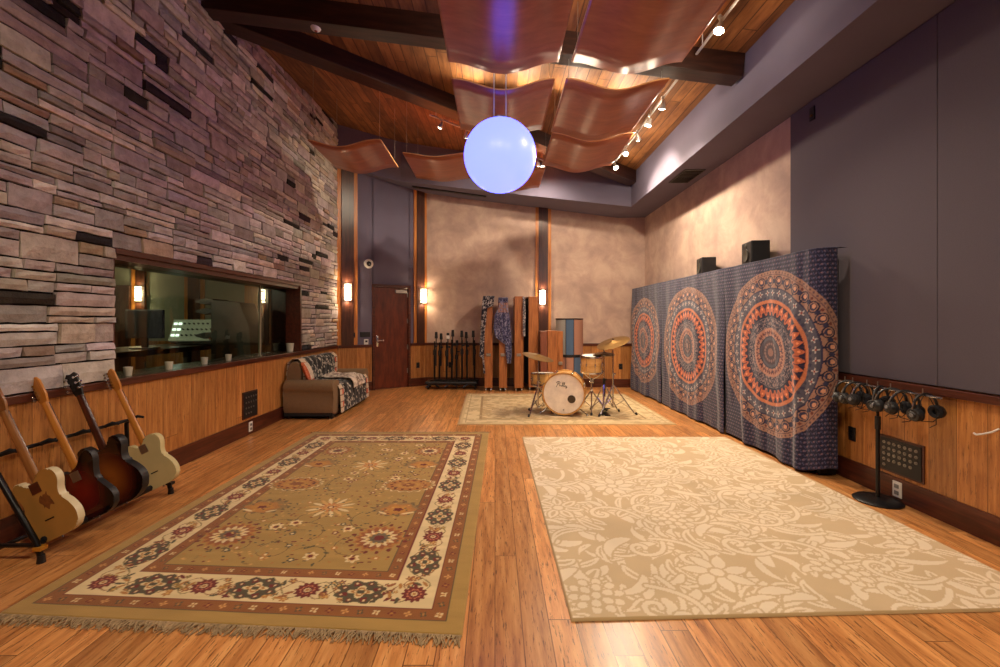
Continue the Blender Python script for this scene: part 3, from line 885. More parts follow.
# globe
t = thing('globe_lamp', 'large glowing pale blue globe hanging under the wavy panels', 'globe lamp', (.05, 4.4, 3.05))
g = NT('glowing_globe')
tc = g.n('ShaderNodeTexCoord').outputs['Object']
g.set(col=S(90, 100, 150), rough=0.35, ecol=(0.084, 0.102, 1.0, 1), estr=GLOBE_E)
b = B(); b.ball((0, 0, 0), .36, seg=48); b.build('globe', g.m, t, True)
for sx in (-.06, .06):
    b = B(); b.cyl((sx, 0, .33), (sx, 0, ceilB(0) - 3.05), .007, seg=8); b.build('cord', 'white', t)
b = B(); b.lathe([(0, .35), (.08, .352), (.08, .375), (0, .38)], 24); b.build('cap', 'steel', t, True)

# ------------------------------------------------------------------ pattern painting helpers (numpy)
def vnoise(x, y, seed=0):
    rs = np.random.RandomState(seed); T = rs.rand(64, 64)
    xi = np.floor(x).astype(int); yi = np.floor(y).astype(int)
    fx = x - xi; fy = y - yi
    fx = fx * fx * (3 - 2 * fx); fy = fy * fy * (3 - 2 * fy)
    a = T[xi % 64, yi % 64]; b_ = T[(xi + 1) % 64, yi % 64]; c = T[xi % 64, (yi + 1) % 64]; d = T[(xi + 1) % 64, (yi + 1) % 64]
    return (a * (1 - fx) + b_ * fx) * (1 - fy) + (c * (1 - fx) + d * fx) * fy
def fbm(x, y, seed=0, o=4):
    s = 0; a = .5
    for k in range(o): s = s + a * vnoise(x * 2 ** k, y * 2 ** k, seed + k); a *= .5
    return s / (1 - .5 ** o)
class Paint:
    def __init__(s, u, v, base):
        s.u, s.v = u, v
        s.c = np.empty(u.shape + (3,)); s.c[:] = s2l(base)
        s.reg = bool(np.allclose(u[:, 0], u[:, -1]) and np.allclose(v[0], v[-1]) and u.shape[0] > 2)
        if s.reg: s.ua, s.va = u[:, 0].copy(), v[0].copy()
    def put(s, mask, col):
        s.c[mask] = s2l(col)
    def blend(s, w, col):
        w = np.clip(w, 0, 1)[..., None]; s.c = s.c * (1 - w) + s2l(col) * w
    def win(s, cx, cy, r):
        if s.reg:
            a, b_ = np.searchsorted(s.ua, (cx - r, cx + r)); c, d = np.searchsorted(s.va, (cy - r, cy + r))
            return (slice(a, b_), slice(c, d))
        return (np.abs(s.u - cx) < r) & (np.abs(s.v - cy) < r)
    def rosette(s, cx, cy, r, layers, ang=0.0, sx=1.0, sy=1.0):
        """layers: (radius fraction, petals, petal depth, colour) from outside in"""
        m = s.win(cx, cy, r * 1.3 * max(sx, sy))
        U = (s.u[m] - cx) / sx; V = (s.v[m] - cy) / sy
        R = np.hypot(U, V) / r; A = np.arctan2(V, U) + ang
        sub = s.c[m]
        for (f, n, d, col) in layers:
            edge = f * (1 - d * (0.5 - 0.5 * np.cos(n * A)))
            sub[R < edge] = s2l(col)
        s.c[m] = sub
    def ell(s, cx, cy, a, b_, ang, col):
        m = s.win(cx, cy, max(a, b_) * 1.1)
        U = s.u[m] - cx; V = s.v[m] - cy; ca, sa = math.cos(ang), math.sin(ang)
        p = (U * ca + V * sa) / a; q = (-U * sa + V * ca) / b_
        sub = s.c[m]; sub[p * p + q * q < 1] = s2l(col); s.c[m] = sub
    def line(s, pts, w, col):
        for (x0, y0), (x1, y1) in zip(pts, pts[1:]):
            cx, cy = (x0 + x1) / 2, (y0 + y1) / 2; L = math.hypot(x1 - x0, y1 - y0)
            m = s.win(cx, cy, L / 2 + w)
            U = s.u[m] - x0; V = s.v[m] - y0
            if L < 1e-6: continue
            dx, dy = (x1 - x0) / L, (y1 - y0) / L
            t = np.clip(U * dx + V * dy, 0, L)
            d = np.hypot(U - t * dx, V - t * dy)
            sub = s.c[m]; sub[d < w / 2] = s2l(col); s.c[m] = sub

def grid_mesh(name, X, Y, Z, col=None, mat=None, parent=None, smooth=True):
    """X, Y, Z, col are (n, m) arrays; returns a sheet"""
    n, m = X.shape
    co = np.stack([X, Y, Z], -1).reshape(-1, 3).astype(np.float32)
    i, j = np.meshgrid(np.arange(n - 1), np.arange(m - 1), indexing='ij')
    a = (i * m + j).ravel()
    q = np.stack([a, a + m, a + m + 1, a + 1], -1).astype(np.int32)
    me = bpy.data.meshes.new(name)
    me.vertices.add(n * m); me.vertices.foreach_set('co', co.ravel())
    me.loops.add(q.size); me.loops.foreach_set('vertex_index', q.ravel())
    me.polygons.add(len(q)); me.polygons.foreach_set('loop_start', np.arange(0, q.size, 4, dtype=np.int32))
    try: me.polygons.foreach_set('loop_total', np.full(len(q), 4, dtype=np.int32))
    except Exception: pass
    me.update(calc_edges=True)
    me.polygons.foreach_set('use_smooth', np.full(len(q), smooth, dtype=bool))
    if col is not None:
        at = me.color_attributes.new('Col', 'FLOAT_COLOR', 'POINT')
        c4 = np.ones((n * m, 4), np.float32); c4[:, :3] = col.reshape(-1, 3)
        at.data.foreach_set('color', c4.ravel())
    if mat: me.materials.append(MAT[mat] if isinstance(mat, str) else mat)
    o = bpy.data.objects.new(name, me); C.objects.link(o)
    if parent: o.parent = parent
    return o
MAT['rugpaint'] = painted('woven_wool', 0.95, 0.5, 300)
MAT['clothpaint'] = painted('printed_cotton', 0.9, 0.15, 400)
def quad_uv(corners, u, v):
    """corners near-left, near-right, far-right, far-left; u, v in 0..1"""
    (x0, y0), (x1, y1), (x2, y2), (x3, y3) = corners
    X = x0 * (1 - u) * (1 - v) + x1 * u * (1 - v) + x2 * u * v + x3 * (1 - u) * v
    Y = y0 * (1 - u) * (1 - v) + y1 * u * (1 - v) + y2 * u * v + y3 * (1 - u) * v
    return X, Y
def rug_sheet(name, corners, W, L, cell, painter, label, h=0.012, side=(120, 100, 60)):
    n, m = int(W / cell) + 1, int(L / cell) + 1
    u, v = np.meshgrid(np.linspace(0, 1, n), np.linspace(0, 1, m), indexing='ij')
    col = painter(u * W, v * L, W, L)
    X, Y = quad_uv(corners, u, v)
    Z = np.full_like(X, h) + 0.0015 * (vnoise(u * W * 9, v * L * 9, 3) - .5)
    Z[0, :] = Z[-1, :] = Z[:, 0] = Z[:, -1] = 0.002
    t = thing(name, label, 'rug', (0, 0, 0))
    cx = sum(c[0] for c in corners) / 4; cy = sum(c[1] for c in corners) / 4
    t.location = (cx, cy, 0)
    o = grid_mesh('pile', X - cx, Y - cy, Z, col, 'rugpaint', t)
    return t, o, (cx, cy)

# ---- Persian style rug
OLV, OLV2, RUST, CREAM, MAR, DGR, OCH, GOLD = (170, 134, 72), (146, 114, 60), (142, 86, 42), (222, 196, 146), (112, 36, 30), (84, 74, 52), (176, 118, 56), (204, 158, 90)
def persian(u, v, W, L):
    P = Paint(u, v, OLV)
    d = np.minimum(np.minimum(u, W - u), np.minimum(v, L - v))
    e1, e2, e3, e4 = .085, .155, .385, .455
    P.put((d > e1 - .006) & (d < e4 + .006), DGR)
    P.put((d > e1) & (d < e2), RUST); P.put((d > e3) & (d < e4), RUST)
    P.put((d > e2) & (d < e3), CREAM); P.put((d > e2 + .0) & (d < e2 + .008), MAR); P.put((d > e3 - .008) & (d < e3), MAR)
    rnd = random.Random(5)
    # small motifs of the guard bands
    for dd, sz in (((e1 + e2) / 2, .021), ((e3 + e4) / 2, .018)):
        for horiz in (0, 1):
            A = (W if horiz else L) - 2 * dd
            n = int(A / .075)
            for k in range(n + 1):
                a = dd + A * k / n
                c = [(206, 150, 90), DGR, CREAM, MAR][k % 4]
                for other in ((dd, L - dd) if horiz else (dd, W - dd)):
                    cx, cy = (a, other) if horiz else (other, a)
                    P.rosette(cx, cy, sz, [(1, 4, .6, c), (.35, 1, 0, OCH)], ang=k * .4)
    # main border
    dm = (e2 + e3) / 2
    def medallion(cx, cy, vert):
        sx, sy = (.85, 1.15) if vert else (1.15, .85)
        P.rosette(cx, cy, .118, [(1, 8, .22, DGR), (.78, 8, .35, MAR), (.66, 4, .25, DGR)], ang=PI / 8, sx=sx, sy=sy)
        for q in range(8):
            a = q * PI / 4 + PI / 8
            P.rosette(cx + .085 * math.cos(a) * sx, cy + .085 * math.sin(a) * sy, .017, [(1, 5, .4, MAR), (.4, 1, 0, CREAM)])
        P.rosette(cx, cy, .05, [(1, 4, .5, CREAM), (.72, 4, .4, OCH), (.5, 4, .4, CREAM), (.3, 1, 0, DGR)], sx=1.2 * sx, sy=1.2 * sy)
    def flower(cx, cy):
        P.rosette(cx, cy, .068, [(1, 12, .22, MAR), (.6, 10, .2, (196, 120, 84)), (.45, 1, 0, MAR), (.3, 8, .3, CREAM), (.14, 1, 0, OCH)])
    def fill(cx, cy, hor):
        for q in range(17):
            ox, oy = rnd.uniform(-.05, .05), rnd.uniform(-.105, .105)
            if hor: ox, oy = oy * .62, ox * 1.6
            c = rnd.choice([MAR, OCH, DGR, (150, 90, 50), (150, 120, 60)])
            if rnd.random() < .5: P.rosette(cx + ox, cy + oy, rnd.uniform(.014, .026), [(1, 5, .5, c), (.35, 1, 0, GOLD)], ang=rnd.random() * 3)
            else: P.ell(cx + ox, cy + oy, .026, .009, rnd.random() * 3, c)
    for horiz in (1, 0):
        A = (W if horiz else L) - 2 * dm
        n = max(2, 2 * round(A / .27 / 2))
        st = A / n
        for k in range(n + 1):
            a = dm + st * k
            for other in ((dm, L - dm) if horiz else (dm, W - dm)):
                cx, cy = (a, other) if horiz else (other, a)
                # winding stem
                if k < n:
                    pts = [((a + st * t_ / 12), other + .07 * math.sin(PI * t_ / 6)) for t_ in range(13)]
                    pts = [p if horiz else (p[1], p[0]) for p in pts]
                    P.line(pts, .006, (128, 104, 54))
                    pts = [((a + st * t_ / 12), other - .07 * math.sin(PI * t_ / 6)) for t_ in range(13)]
                    pts = [p if horiz else (p[1], p[0]) for p in pts]
                    P.line(pts, .006, (150, 100, 60))
                    mx, my = (a + st / 2, other) if horiz else (other, a + st / 2)
                    fill(mx, my, horiz)
        for k in range(n + 1):
            a = dm + st * k
            for other in ((dm, L - dm) if horiz else (dm, W - dm)):
                cx, cy = (a, other) if horiz else (other, a)
                if k % 2 == 0 or k in (0, n): flower(cx, cy)
                else: medallion(cx, cy, not horiz)
    # field
    fx0, fx1, fy0, fy1 = e4 + .02, W - e4 - .02, e4 + .02, L - e4 - .02
    infield = lambda x, y, m=.03: fx0 + m < x < fx1 - m and fy0 + m < y < fy1 - m
    for k in range(60):     # tendrils
        x, y = rnd.uniform(fx0 + .1, fx1 - .1), rnd.uniform(fy0 + .1, fy1 - .1); a = rnd.random() * 6.3; cv = rnd.uniform(-.5, .5)
        pts = []
        for q in range(16):
            if not infield(x, y): break
            pts.append((x, y)); x += .035 * math.cos(a); y += .035 * math.sin(a); a += cv
            if q % 4 == 2: P.ell(x, y, .02, .008, a + 1, rnd.choice([DGR, OLV2, (160, 134, 78)]))
        P.line(pts, .006, rnd.choice([(96, 82, 44), (116, 86, 46), (170, 140, 84)]))
    def star(cx, cy, r):
        for q in range(16):
            a = q * PI / 8
            P.ell(cx + .66 * r * math.cos(a), cy + .66 * r * math.sin(a), r * .36, r * .085, a, CREAM if q % 2 else GOLD)
        P.rosette(cx, cy, r * .5, [(1, 12, .4, (196, 120, 60)), (.6, 10, .4, GOLD), (.3, 1, 0, MAR), (.16, 1, 0, CREAM)])
    def palm(cx, cy, r):
        for q in range(16):
            a = q * PI / 8 + .2
            P.ell(cx + .95 * r * math.cos(a), cy + .95 * r * math.sin(a), .016, .012, a, MAR)
        P.rosette(cx, cy, r * .88, [(1, 16, .14, OCH), (.9, 16, .2, (150, 84, 44)), (.72, 14, .3, CREAM), (.52, 12, .3, GOLD), (.42, 10, .2, (110, 92, 70)), (.2, 1, 0, MAR)])
    def oval(cx, cy, r):
        P.rosette(cx, cy, r, [(1, 18, .14, CREAM), (.92, 18, .1, OLV2), (.86, 14, .14, OCH), (.5, 10, .2, (182, 130, 60)), (.3, 8, .3, (140, 80, 40))], sx=1.25, sy=.85)
        for q in range(14):
            a = q * PI / 7
            P.ell(cx + .62 * r * 1.25 * math.cos(a), cy + .62 * r * .85 * math.sin(a), .014, .012, a, MAR)
    def fan(cx, cy, r, sg):
        P.rosette(cx, cy, r, [(1, 14, .2, (120, 96, 60)), (.86, 12, .12, (150, 116, 66))], sx=1.1, sy=.8)
        P.rosette(cx + .02 * sg, cy - .02, r * .72, [(1, 6, .2, OCH), (.7, 6, .3, (186, 128, 52)), (.3, 5, .3, MAR)], sx=1.1, sy=.85)
        P.ell(cx + .1 * sg, cy - .075, .05, .012, .4 * sg, CREAM); P.ell(cx - .08 * sg, cy - .08, .04, .01, -.5 * sg, CREAM)
    cxm = W / 2; oxs = .49
    for sg in (-1, 1):
        palm(cxm + sg * oxs, .82, .185); fan(cxm + sg * oxs, 1.26, .17, sg); oval(cxm + sg * oxs * .98, 1.72, .185)
        fan(cxm + sg * oxs, 2.26, .17, sg); palm(cxm + sg * oxs, 2.68, .16)
    star(cxm, 1.26, .17); star(cxm, 2.22, .16)
    for q in range(130):
        x, y = rnd.uniform(fx0 + .05, fx1 - .05), rnd.uniform(fy0 + .05, fy1 - .05)
        bad = any(math.hypot(x - (cxm + sg * oxs), y - yy) < .21 for sg in (-1, 1) for yy in (.82, 1.26, 1.72, 2.26, 2.68)) or math.hypot(x - cxm, y - 1.26) < .2 or math.hypot(x - cxm, y - 2.22) < .2
        if bad: continue
        if q % 4 == 1: P.rosette(x, y, .046, [(1, 6, .35, CREAM), (.6, 6, .3, GOLD), (.35, 1, 0, MAR)], ang=q)
        else: P.rosette(x, y, .026, [(1, 5, .4, rnd.choice([MAR, DGR, OCH])), (.4, 1, 0, CREAM)], ang=q)
    for q in range(900):
        x, y = rnd.uniform(fx0, fx1), rnd.uniform(fy0, fy1)
        P.ell(x, y, .010, .007, 0, rnd.choice([MAR, OCH, GOLD, DGR]))
    w = .86 + .28 * fbm(u * 5, v * 22, 9, 3)
    return P.c * w[..., None]
RC = [(-2.36, 2.09), (-.145, 1.945), (-.075, 5.48), (-2.27, 5.47)]
prug, o, (rcx, rcy) = rug_sheet('persian_rug', RC, 2.2, 3.45, .0055, persian, 'olive green floral rug with cream border and fringed ends, left side of floor')
def fringe(corners, far, sd):
    rnd = random.Random(sd); b = B()
    (x0, y0), (x1, y1) = corners
    n = 420
    for k in range(n):
        t = (k + rnd.random() * .6) / n
        x, y = x0 + (x1 - x0) * t, y0 + (y1 - y0) * t
        s = 1 if far else -1
        L = rnd.uniform(.04, .075); a = rnd.uniform(-.45, .45)
        if rnd.random() < .1: a *= 2.2
        h = rnd.uniform(.004, .014)
        mid = (x + L * .5 * math.sin(a) + rnd.uniform(-.008, .008), y + s * L * .5 * math.cos(a), h)
        end = (mid[0] + L * .5 * math.sin(a * 1.7), mid[1] + s * L * .5 * math.cos(a * 1.7), .003)
        b.tube([(x, y, .009), mid, end], [.0042, .0036, .0022], 4)
    b.bx(min(x0, x1), max(x0, x1), min(y0, y1) if not far else min(y0, y1) - .004, (min(y0, y1) + .004), .001, .006) if False else None
    o = b.build('fringe', 'fringe', prug, True); o.location = (-rcx, -rcy, 0); o['kind'] = 'stuff'
MAT['fringe'] = plain('pale_fringe', S(160, 134, 98), 0.95, var=0.3, scale=30)
fringe((RC[0], RC[1]), False, 1); fringe((RC[3], RC[2]), True, 2)

# ---- carved cream rug
def damask(u, v, W, L):
    BG, CR = (208, 181, 142), (234, 214, 184)
    P = Paint(u, v, BG)
    rnd = random.Random(3)
    ang = lambda x, y: 2.6 * math.sin(x * 2.1 + 1.3 * math.sin(y * 1.7)) + 2.2 * math.cos(y * 1.9 - x * .8)
    def leaf(x, y, a, ln, w, cv, inner):
        n = max(8, int(ln / .012)); pts = []
        for q in range(n):
            t = q / (n - 1); pts.append((x, y, a, w * (math.sin(PI * min(1, t * 1.02) ** .75) * .92 + .08)))
            x += ln / n * math.cos(a); y += ln / n * math.sin(a); a += cv / n
        for p in pts: P.ell(p[0], p[1], p[3] + .012, p[3] + .012, 0, BG)
        for p in pts: P.ell(p[0], p[1], p[3], p[3], 0, CR)
        if inner:
            for p in pts[2:-2]:
                if p[3] > .018: P.ell(p[0], p[1], (p[3] - .012) * .62, (p[3] - .012) * .62, 0, BG)
    for k in range(900):
        x, y = rnd.uniform(-.05, W + .05), rnd.uniform(-.05, L + .05)
        leaf(x, y, ang(x, y) + rnd.uniform(-.5, .5), rnd.uniform(.16, .36), rnd.uniform(.018, .040), rnd.choice([-1, 1]) * rnd.uniform(.8, 2.4), rnd.random() < .45)
    for k in range(30):     # scrolls ending in a curl
        x, y = rnd.uniform(.1, W - .1), rnd.uniform(.1, L - .1); a = rnd.random() * 6.3; s_ = rnd.choice([-1, 1])
        pts = []
        for q in range(34):
            pts.append((x, y)); stp = .030 * (1 - q / 50); x += stp * math.cos(a); y += stp * math.sin(a); a += s_ * (.05 + q * .011)
        P.line(pts, .050, BG); P.line(pts, .028, CR)
    spots = []
    for k in range(900):
        x, y = rnd.uniform(.12, W - .12), rnd.uniform(.12, L - .12)
        if all(math.hypot(x - a, y - c) > .62 for a, c in spots): spots.append((x, y))
    for k, (x, y) in enumerate(spots):
        n = rnd.choice([7, 8, 9]); a0 = rnd.random() * 6
        if k % 2:
            for q in range(n): leaf(x + .05 * math.cos(a0 + q * 2 * PI / n), y + .05 * math.sin(a0 + q * 2 * PI / n), a0 + q * 2 * PI / n, .15, .036, .3, k % 4 == 1)
            P.ell(x, y, .052, .052, 0, BG); P.ell(x, y, .036, .036, 0, CR)
        else:
            for rr_, m in ((.115, 10), (.065, 6), (0.0, 1)):
                for q in range(m):
                    a = q * 2 * PI / m + a0; px_, py_ = x + rr_ * math.cos(a), y + rr_ * math.sin(a)
                    P.ell(px_, py_, .037, .034, a, BG)
                for q in range(m):
                    a = q * 2 * PI / m + a0; px_, py_ = x + rr_ * math.cos(a), y + rr_ * math.sin(a)
                    P.ell(px_, py_, .027, .023, a, CR)
    w = .94 + .12 * fbm(u * 7, v * 7, 13, 4)
    st = np.clip((fbm(u * 2.2, v * 2.2, 77, 4) - .62) * 6, 0, 1) * .10
    c = P.c * w[..., None] * (1 - st[..., None])
    d = np.minimum(np.minimum(u, W - u), np.minimum(v, L - v))
    c[d < .010] = s2l((196, 166, 120))
    return c
rug_sheet('carved_rug', [(.354, 2.045), (2.80, 2.13), (2.76, 5.27), (.325, 5.27)], 2.42, 3.2, .0065, damask, 'cream and beige rug with carved scrolling leaves, right side of floor', h=.014)

def beigerug(u, v, W, L):
    P = Paint(u, v, (196, 166, 120))
    d = np.minimum(np.minimum(u, W - u), np.minimum(v, L - v))
    P.put(d < .03, (176, 140, 92)); P.put((d > .06) & (d < .30), (212, 186, 140)); P.put((d > .30) & (d < .33), (150, 118, 74)); P.put((d > .10) & (d < .115), (164, 130, 84))
    n = fbm(u * 14, v * 14, 5, 3)
    P.blend(((n > .55) & (d > .06)) * .5, (158, 128, 84)); P.blend(((n < .42) & (d > .33)) * .5, (222, 200, 156))
    rnd = random.Random(8)
    for k in range(90):
        a = rnd.random(); x, y = rnd.uniform(.1, W - .1), rnd.uniform(.1, L - .1)
        P.rosette(x, y, rnd.uniform(.02, .05), [(1, 6, .4, (158, 130, 90)), (.6, 6, .4, (220, 198, 156)), (.3, 1, 0, (140, 100, 60))])
    return P.c * (.92 + .16 * fbm(u * 8, v * 8, 2, 3))[..., None]
rug_sheet('drum_rug', [(-.51, 5.92), (2.46, 5.92), (2.48, 8.42), (-.55, 8.44)], 3.0, 2.5, .012, beigerug, 'pale beige bordered rug under the drum kit at the far end', h=.010)

# ------------------------------------------------------------------ tapestries over free-standing panels
NAVY, NV2, TANP, ORG, GBL = (38, 36, 60), (54, 52, 78), (154, 116, 100), (192, 104, 72), (82, 80, 94)
def mandala(s, z, cx, cz, R, seed, fade=0.0):
    P = Paint(s, z, NAVY)
    # small floral all-over field
    gx, gz = .044, .040
    row = np.floor(z / gz); ox = (row % 2) * .5
    fu = (s / gx + ox) % 1 - .5; fv = (z / gz) % 1 - .5
    n = vnoise(s * 40, z * 40, seed)
    P.put((np.hypot(fu * 1.2, fv) < .26 + .1 * (n - .5)), (96, 84, 108))
    P.put((n > .3) & (np.hypot(fu + .12, (fv - .05) * 1.5) < .12), (140, 106, 108))
    fu2 = (s / gx + ox + .5) % 1 - .5
    P.put((np.abs(fu2 + fv * .5) < .07) & (np.abs(fv) < .32), (78, 82, 116))
    dx, dz = s - cx, z - cz
    r = np.hypot(dx, dz) / R; a = np.arctan2(dz, dx)
    def cell(nn, r0, r1, off=0.0):
        k = (a / (2 * PI) * nn + off); fa = (k - np.floor(k)) - .5
        rm = (r0 + r1) / 2
        x = fa * 2 * PI * rm / nn * 1.0; y = (r - rm)
        return x, y, (r >= r0) & (r < r1)
    P.put(r < 1.0, TANP)
    x, y, m = cell(110, .955, .995); P.put(m & (np.hypot(x, y) < .013), (100, 74, 78))
    P.put((r > .945) & (r < .955), (96, 70, 76))
    # circle motifs
    nn = 34
    x, y, m = cell(nn, .79, .95)
    q = np.hypot(x, y * 1.0)
    P.put(m & (q < .066), NAVY); P.put(m & (q < .052), TANP); P.put(m & (q < .040), NV2); P.put(m & (np.hypot(x, y - .01) < .024), (206, 150, 120))
    P.put(m & (np.abs(x) < .012) & (y < -.045), NAVY)
    x, y, m = cell(nn, .79, .95, .5); P.put(m & (np.hypot(x * 1.4, y) < .03), NV2); P.put(m & (np.hypot(x, y - .05) < .016), (110, 60, 54))
    P.put((r > .775) & (r < .79), NV2)
    # grey-blue ring with stars
    P.put((r > .645) & (r < .775), GBL)
    x, y, m = cell(64, .645, .69); P.put(m & (np.hypot(x, y) < .018), (60, 58, 80))
    x, y, m = cell(40, .69, .77)
    P.put(m & (np.minimum(np.abs(x), np.abs(y)) < .008) & (np.hypot(x, y) < .036), (186, 176, 172)); P.put(m & (np.hypot(x, y) < .012), (140, 60, 54))
    # orange band
    P.put((r > .605) & (r < .645), (196, 118, 82)); P.put((r > .598) & (r < .606), (110, 54, 48))
    P.put((r > .455) & (r <= .60), ORG)
    x, y, m = cell(36, .455, .60)
    wv = np.abs(x) * 2.2
    P.put(m & (y < -.03) & (np.abs(x) < .016 + (-.03 - y) * .4), NAVY)
    x2, y2, m2 = cell(36, .455, .60, .5)
    P.put(m2 & (y2 > .015) & (np.abs(x2) < .008 + (y2 - .015) * .55), NAVY)
    P.put(m & (np.hypot(x, y - .02) < .014), (236, 150, 104)); P.put(m2 & (np.abs(x2) < .006) & (y2 > -.05), (60, 44, 66))
    P.put((r > .435) & (r <= .455), NAVY)
    # inner grey blue speckle
    P.put(r <= .435, GBL)
    n2 = vnoise(s * 95, z * 95, seed + 3)
    P.put((r <= .43) & (n2 > .62), (150, 126, 126)); P.put((r <= .43) & (n2 < .3), NAVY)
    for rr in (.42, .375, .33): P.put((r > rr - .006) & (r < rr), NAVY)
    P.put(r < .30, (176, 126, 108))
    x, y, m = cell(40, .20, .295); P.put(m & (np.hypot(x * 1.2, y * .6) < .014), (104, 56, 60)); P.put((r > .245) & (r < .252), (110, 70, 70))
    x, y, m = cell(20, .20, .25); P.put(m & (np.abs(x) < .006), NV2)
    P.put(r < .20, GBL); P.put((r > .185) & (r < .195), NAVY); P.put((r < .15), (72, 56, 66)); x, y, m = cell(16, .06, .15); P.put(m & (np.hypot(x, y) < .018), (130, 98, 96))
    P.put(r < .05, (140, 100, 92))
    c = P.c * (.85 + .3 * vnoise(s * 130, z * 130, seed + 9))[..., None]
    return c
# plan path of the cloth: arc length s -> x, y ; s runs from the far end towards the camera
path = [(2.80, 8.95), (2.82, 7.0), (2.86, 5.0), (2.86, 4.3), (2.86, 4.0), (2.885, 3.93), (2.94, 3.89), (3.035, 3.885)]
pl = [Vector((*p, 0)) for p in path]
acc = [0.0]
for a_, b_ in zip(pl, pl[1:]): acc.append(acc[-1] + (b_ - a_).length)
def path_at(s):
    xs = np.interp(s, acc, [p.x for p in pl]); ys = np.interp(s, acc, [p.y for p in pl])
    e = .02
    dx = np.interp(s + e, acc, [p.x for p in pl]) - np.interp(s - e, acc, [p.x for p in pl]); dy = np.interp(s + e, acc, [p.y for p in pl]) - np.interp(s - e, acc, [p.y for p in pl])
    L = np.hypot(dx, dy) + 1e-9
    return xs, ys, dy / L, -dx / L       # outward normal towards the room: (-x side)
SY = lambda y: float(np.interp(-y, [-p.y for p in pl], acc))
def tapestry(s0, s1, sc, zc, R, zt, label, seed, cell, foldf):
    n = int((s1 - s0) / cell) + 1; m = int(zt / cell) + 1
    s, z = np.meshgrid(np.linspace(s0, s1, n), np.linspace(0.0, zt, m), indexing='ij')
    col = mandala(s, z, sc, zc, R, seed)
    xs, ys, nx, ny = path_at(s)
    tz = 1 - z / zt
    near = np.clip((s - (SY(4.7))) / .8, 0, 1)
    d = foldf * (.006 + .03 * tz) * (np.sin(s * 9 + seed) + .6 * np.sin(s * 21 + 2 * seed + z * 1.2)) + near * .014 * (.3 + tz) * np.sin(s * 34 + z * .8)
    d += .008 * np.sin(z * 5 + s * 3)
    hem = .012 + .02 * (vnoise(s * 3, s * 0, seed)) + .07 * np.clip((s - SY(4.05)) / .2, 0, 1)
    Z = hem + z * (zt - hem) / zt
    X = xs - np.abs(nx) * np.maximum(d, -.01) * 1.0 - .012; Yy = ys - ny * 0 + np.where(np.abs(ny) > .5, -np.maximum(d, 0) * .8, 0)
    X = np.minimum(X, XR - .05)
    # fold the top edge back over the panels
    ex = 5
    tX = np.stack([X[:, -1] + k * .03 for k in range(1, ex)], 1); tY = np.stack([Yy[:, -1]] * (ex - 1), 1); tZ = np.stack([Z[:, -1] + .004 - .002 * k for k in range(1, ex)], 1)
    tX = np.minimum(tX, XR - .05)
    col = np.concatenate([col, np.stack([col[:, -1 - k] for k in range(1, ex)], 1)], 1)
    X = np.concatenate([X, tX], 1); Yy = np.concatenate([Yy, tY], 1); Z = np.concatenate([Z, tZ], 1)
    cx, cy = float(X.mean()), float(Yy.mean())
    o = grid_mesh('mandala_tapestry', X - cx, Yy - cy, Z, col, 'clothpaint')
    o.location = (cx, cy, 0)
    md = o.modifiers.new('thick', 'SOLIDIFY'); md.thickness = .003; md.offset = 1
    tag(o, label, 'tapestry', 'mandala tapestries draped over the panels')
ZT = 2.05
tapestry(acc[0], SY(7.40), SY(8.27), 1.03, .80, ZT, 'navy tapestry with mandala, farthest of three, by the back corner', 1, .016, .5)
tapestry(SY(7.40) + .004, SY(5.43), SY(6.45), 1.03, .86, ZT, 'navy tapestry with mandala, middle of three, under the far speaker', 2, .010, .6)
tapestry(SY(5.43) + .004, acc[-1], SY(4.56), 1.06, .86, ZT, 'navy tapestry with large orange ringed mandala, nearest and folded round the end', 3, .0065, .8)
for (y0, y1, lab) in ((7.45, 8.85, 'farthest'), (5.5, 7.38, 'middle'), (4.0, 5.38, 'nearest')):
    t = thing('acoustic_gobo', 'black free-standing panel behind the %s mandala tapestry' % lab, 'panel', (3.03, (y0 + y1) / 2, 0), 0, 'black panels behind the tapestries')
    h = (y1 - y0) / 2
    b = B(); b.bx(-.065, .06, -h + .041, h - .041, .05, 2.03, bevel=.01); b.build('panel_core', 'blackf', t)
    for sg in (-1, 1):
        b = B(); b.bx(-.08, .07, sg * (h - .04), sg * h, .0, 2.035, bevel=.004); b.build('end_post', 'black', t)
def monitor(y, x, label, s=1.0):
    t = thing('loudspeaker', label, 'speaker', (x, y, ZT + .006), -PI / 2 - .15, 'black loudspeakers on top of the tapestry panels')
    b = B(); b.box((0, 0, .125 * s), (.27 * s, .20 * s, .25 * s), bevel=.012); b.build('cabinet', 'black', t)
    b = B(); b.lathe([(0, .0), (.03 * s, .002), (.062 * s, .012), (.072 * s, .012), (.072 * s, 0.0)], 28, M=Matrix.Translation((0, -.10 * s, .095 * s)) @ R90); b.build('woofer', 'darkgrey', t, True)
    b = B(); b.lathe([(0, .01), (.015 * s, .008), (.03 * s, .002), (.03 * s, 0)], 20, M=Matrix.Translation((0, -.10 * s, .205 * s)) @ R90); b.build('tweeter', 'darkgrey', t, True)
monitor(6.25, 3.0, 'smaller looking black loudspeaker above the middle tapestry', .95)
monitor(5.05, 2.99, 'larger looking black loudspeaker above the nearest tapestry', 1.0)

# ------------------------------------------------------------------ guitars in the rack
def smooth_loop(pts, n=6):
    out = []; L = len(pts)
    for i in range(L):
        p0, p1, p2, p3 = (Vector((*pts[(i + k) % L], 0)) for k in (-1, 0, 1, 2))
        for k in range(n):
            t = k / n
            q = 0.5 * ((2 * p1) + (p2 - p0) * t + (2 * p0 - 5 * p1 + 4 * p2 - p3) * t * t + (3 * p1 - p0 - 3 * p2 + p3) * t ** 3)
            out.append((q.x, q.y))
    return out
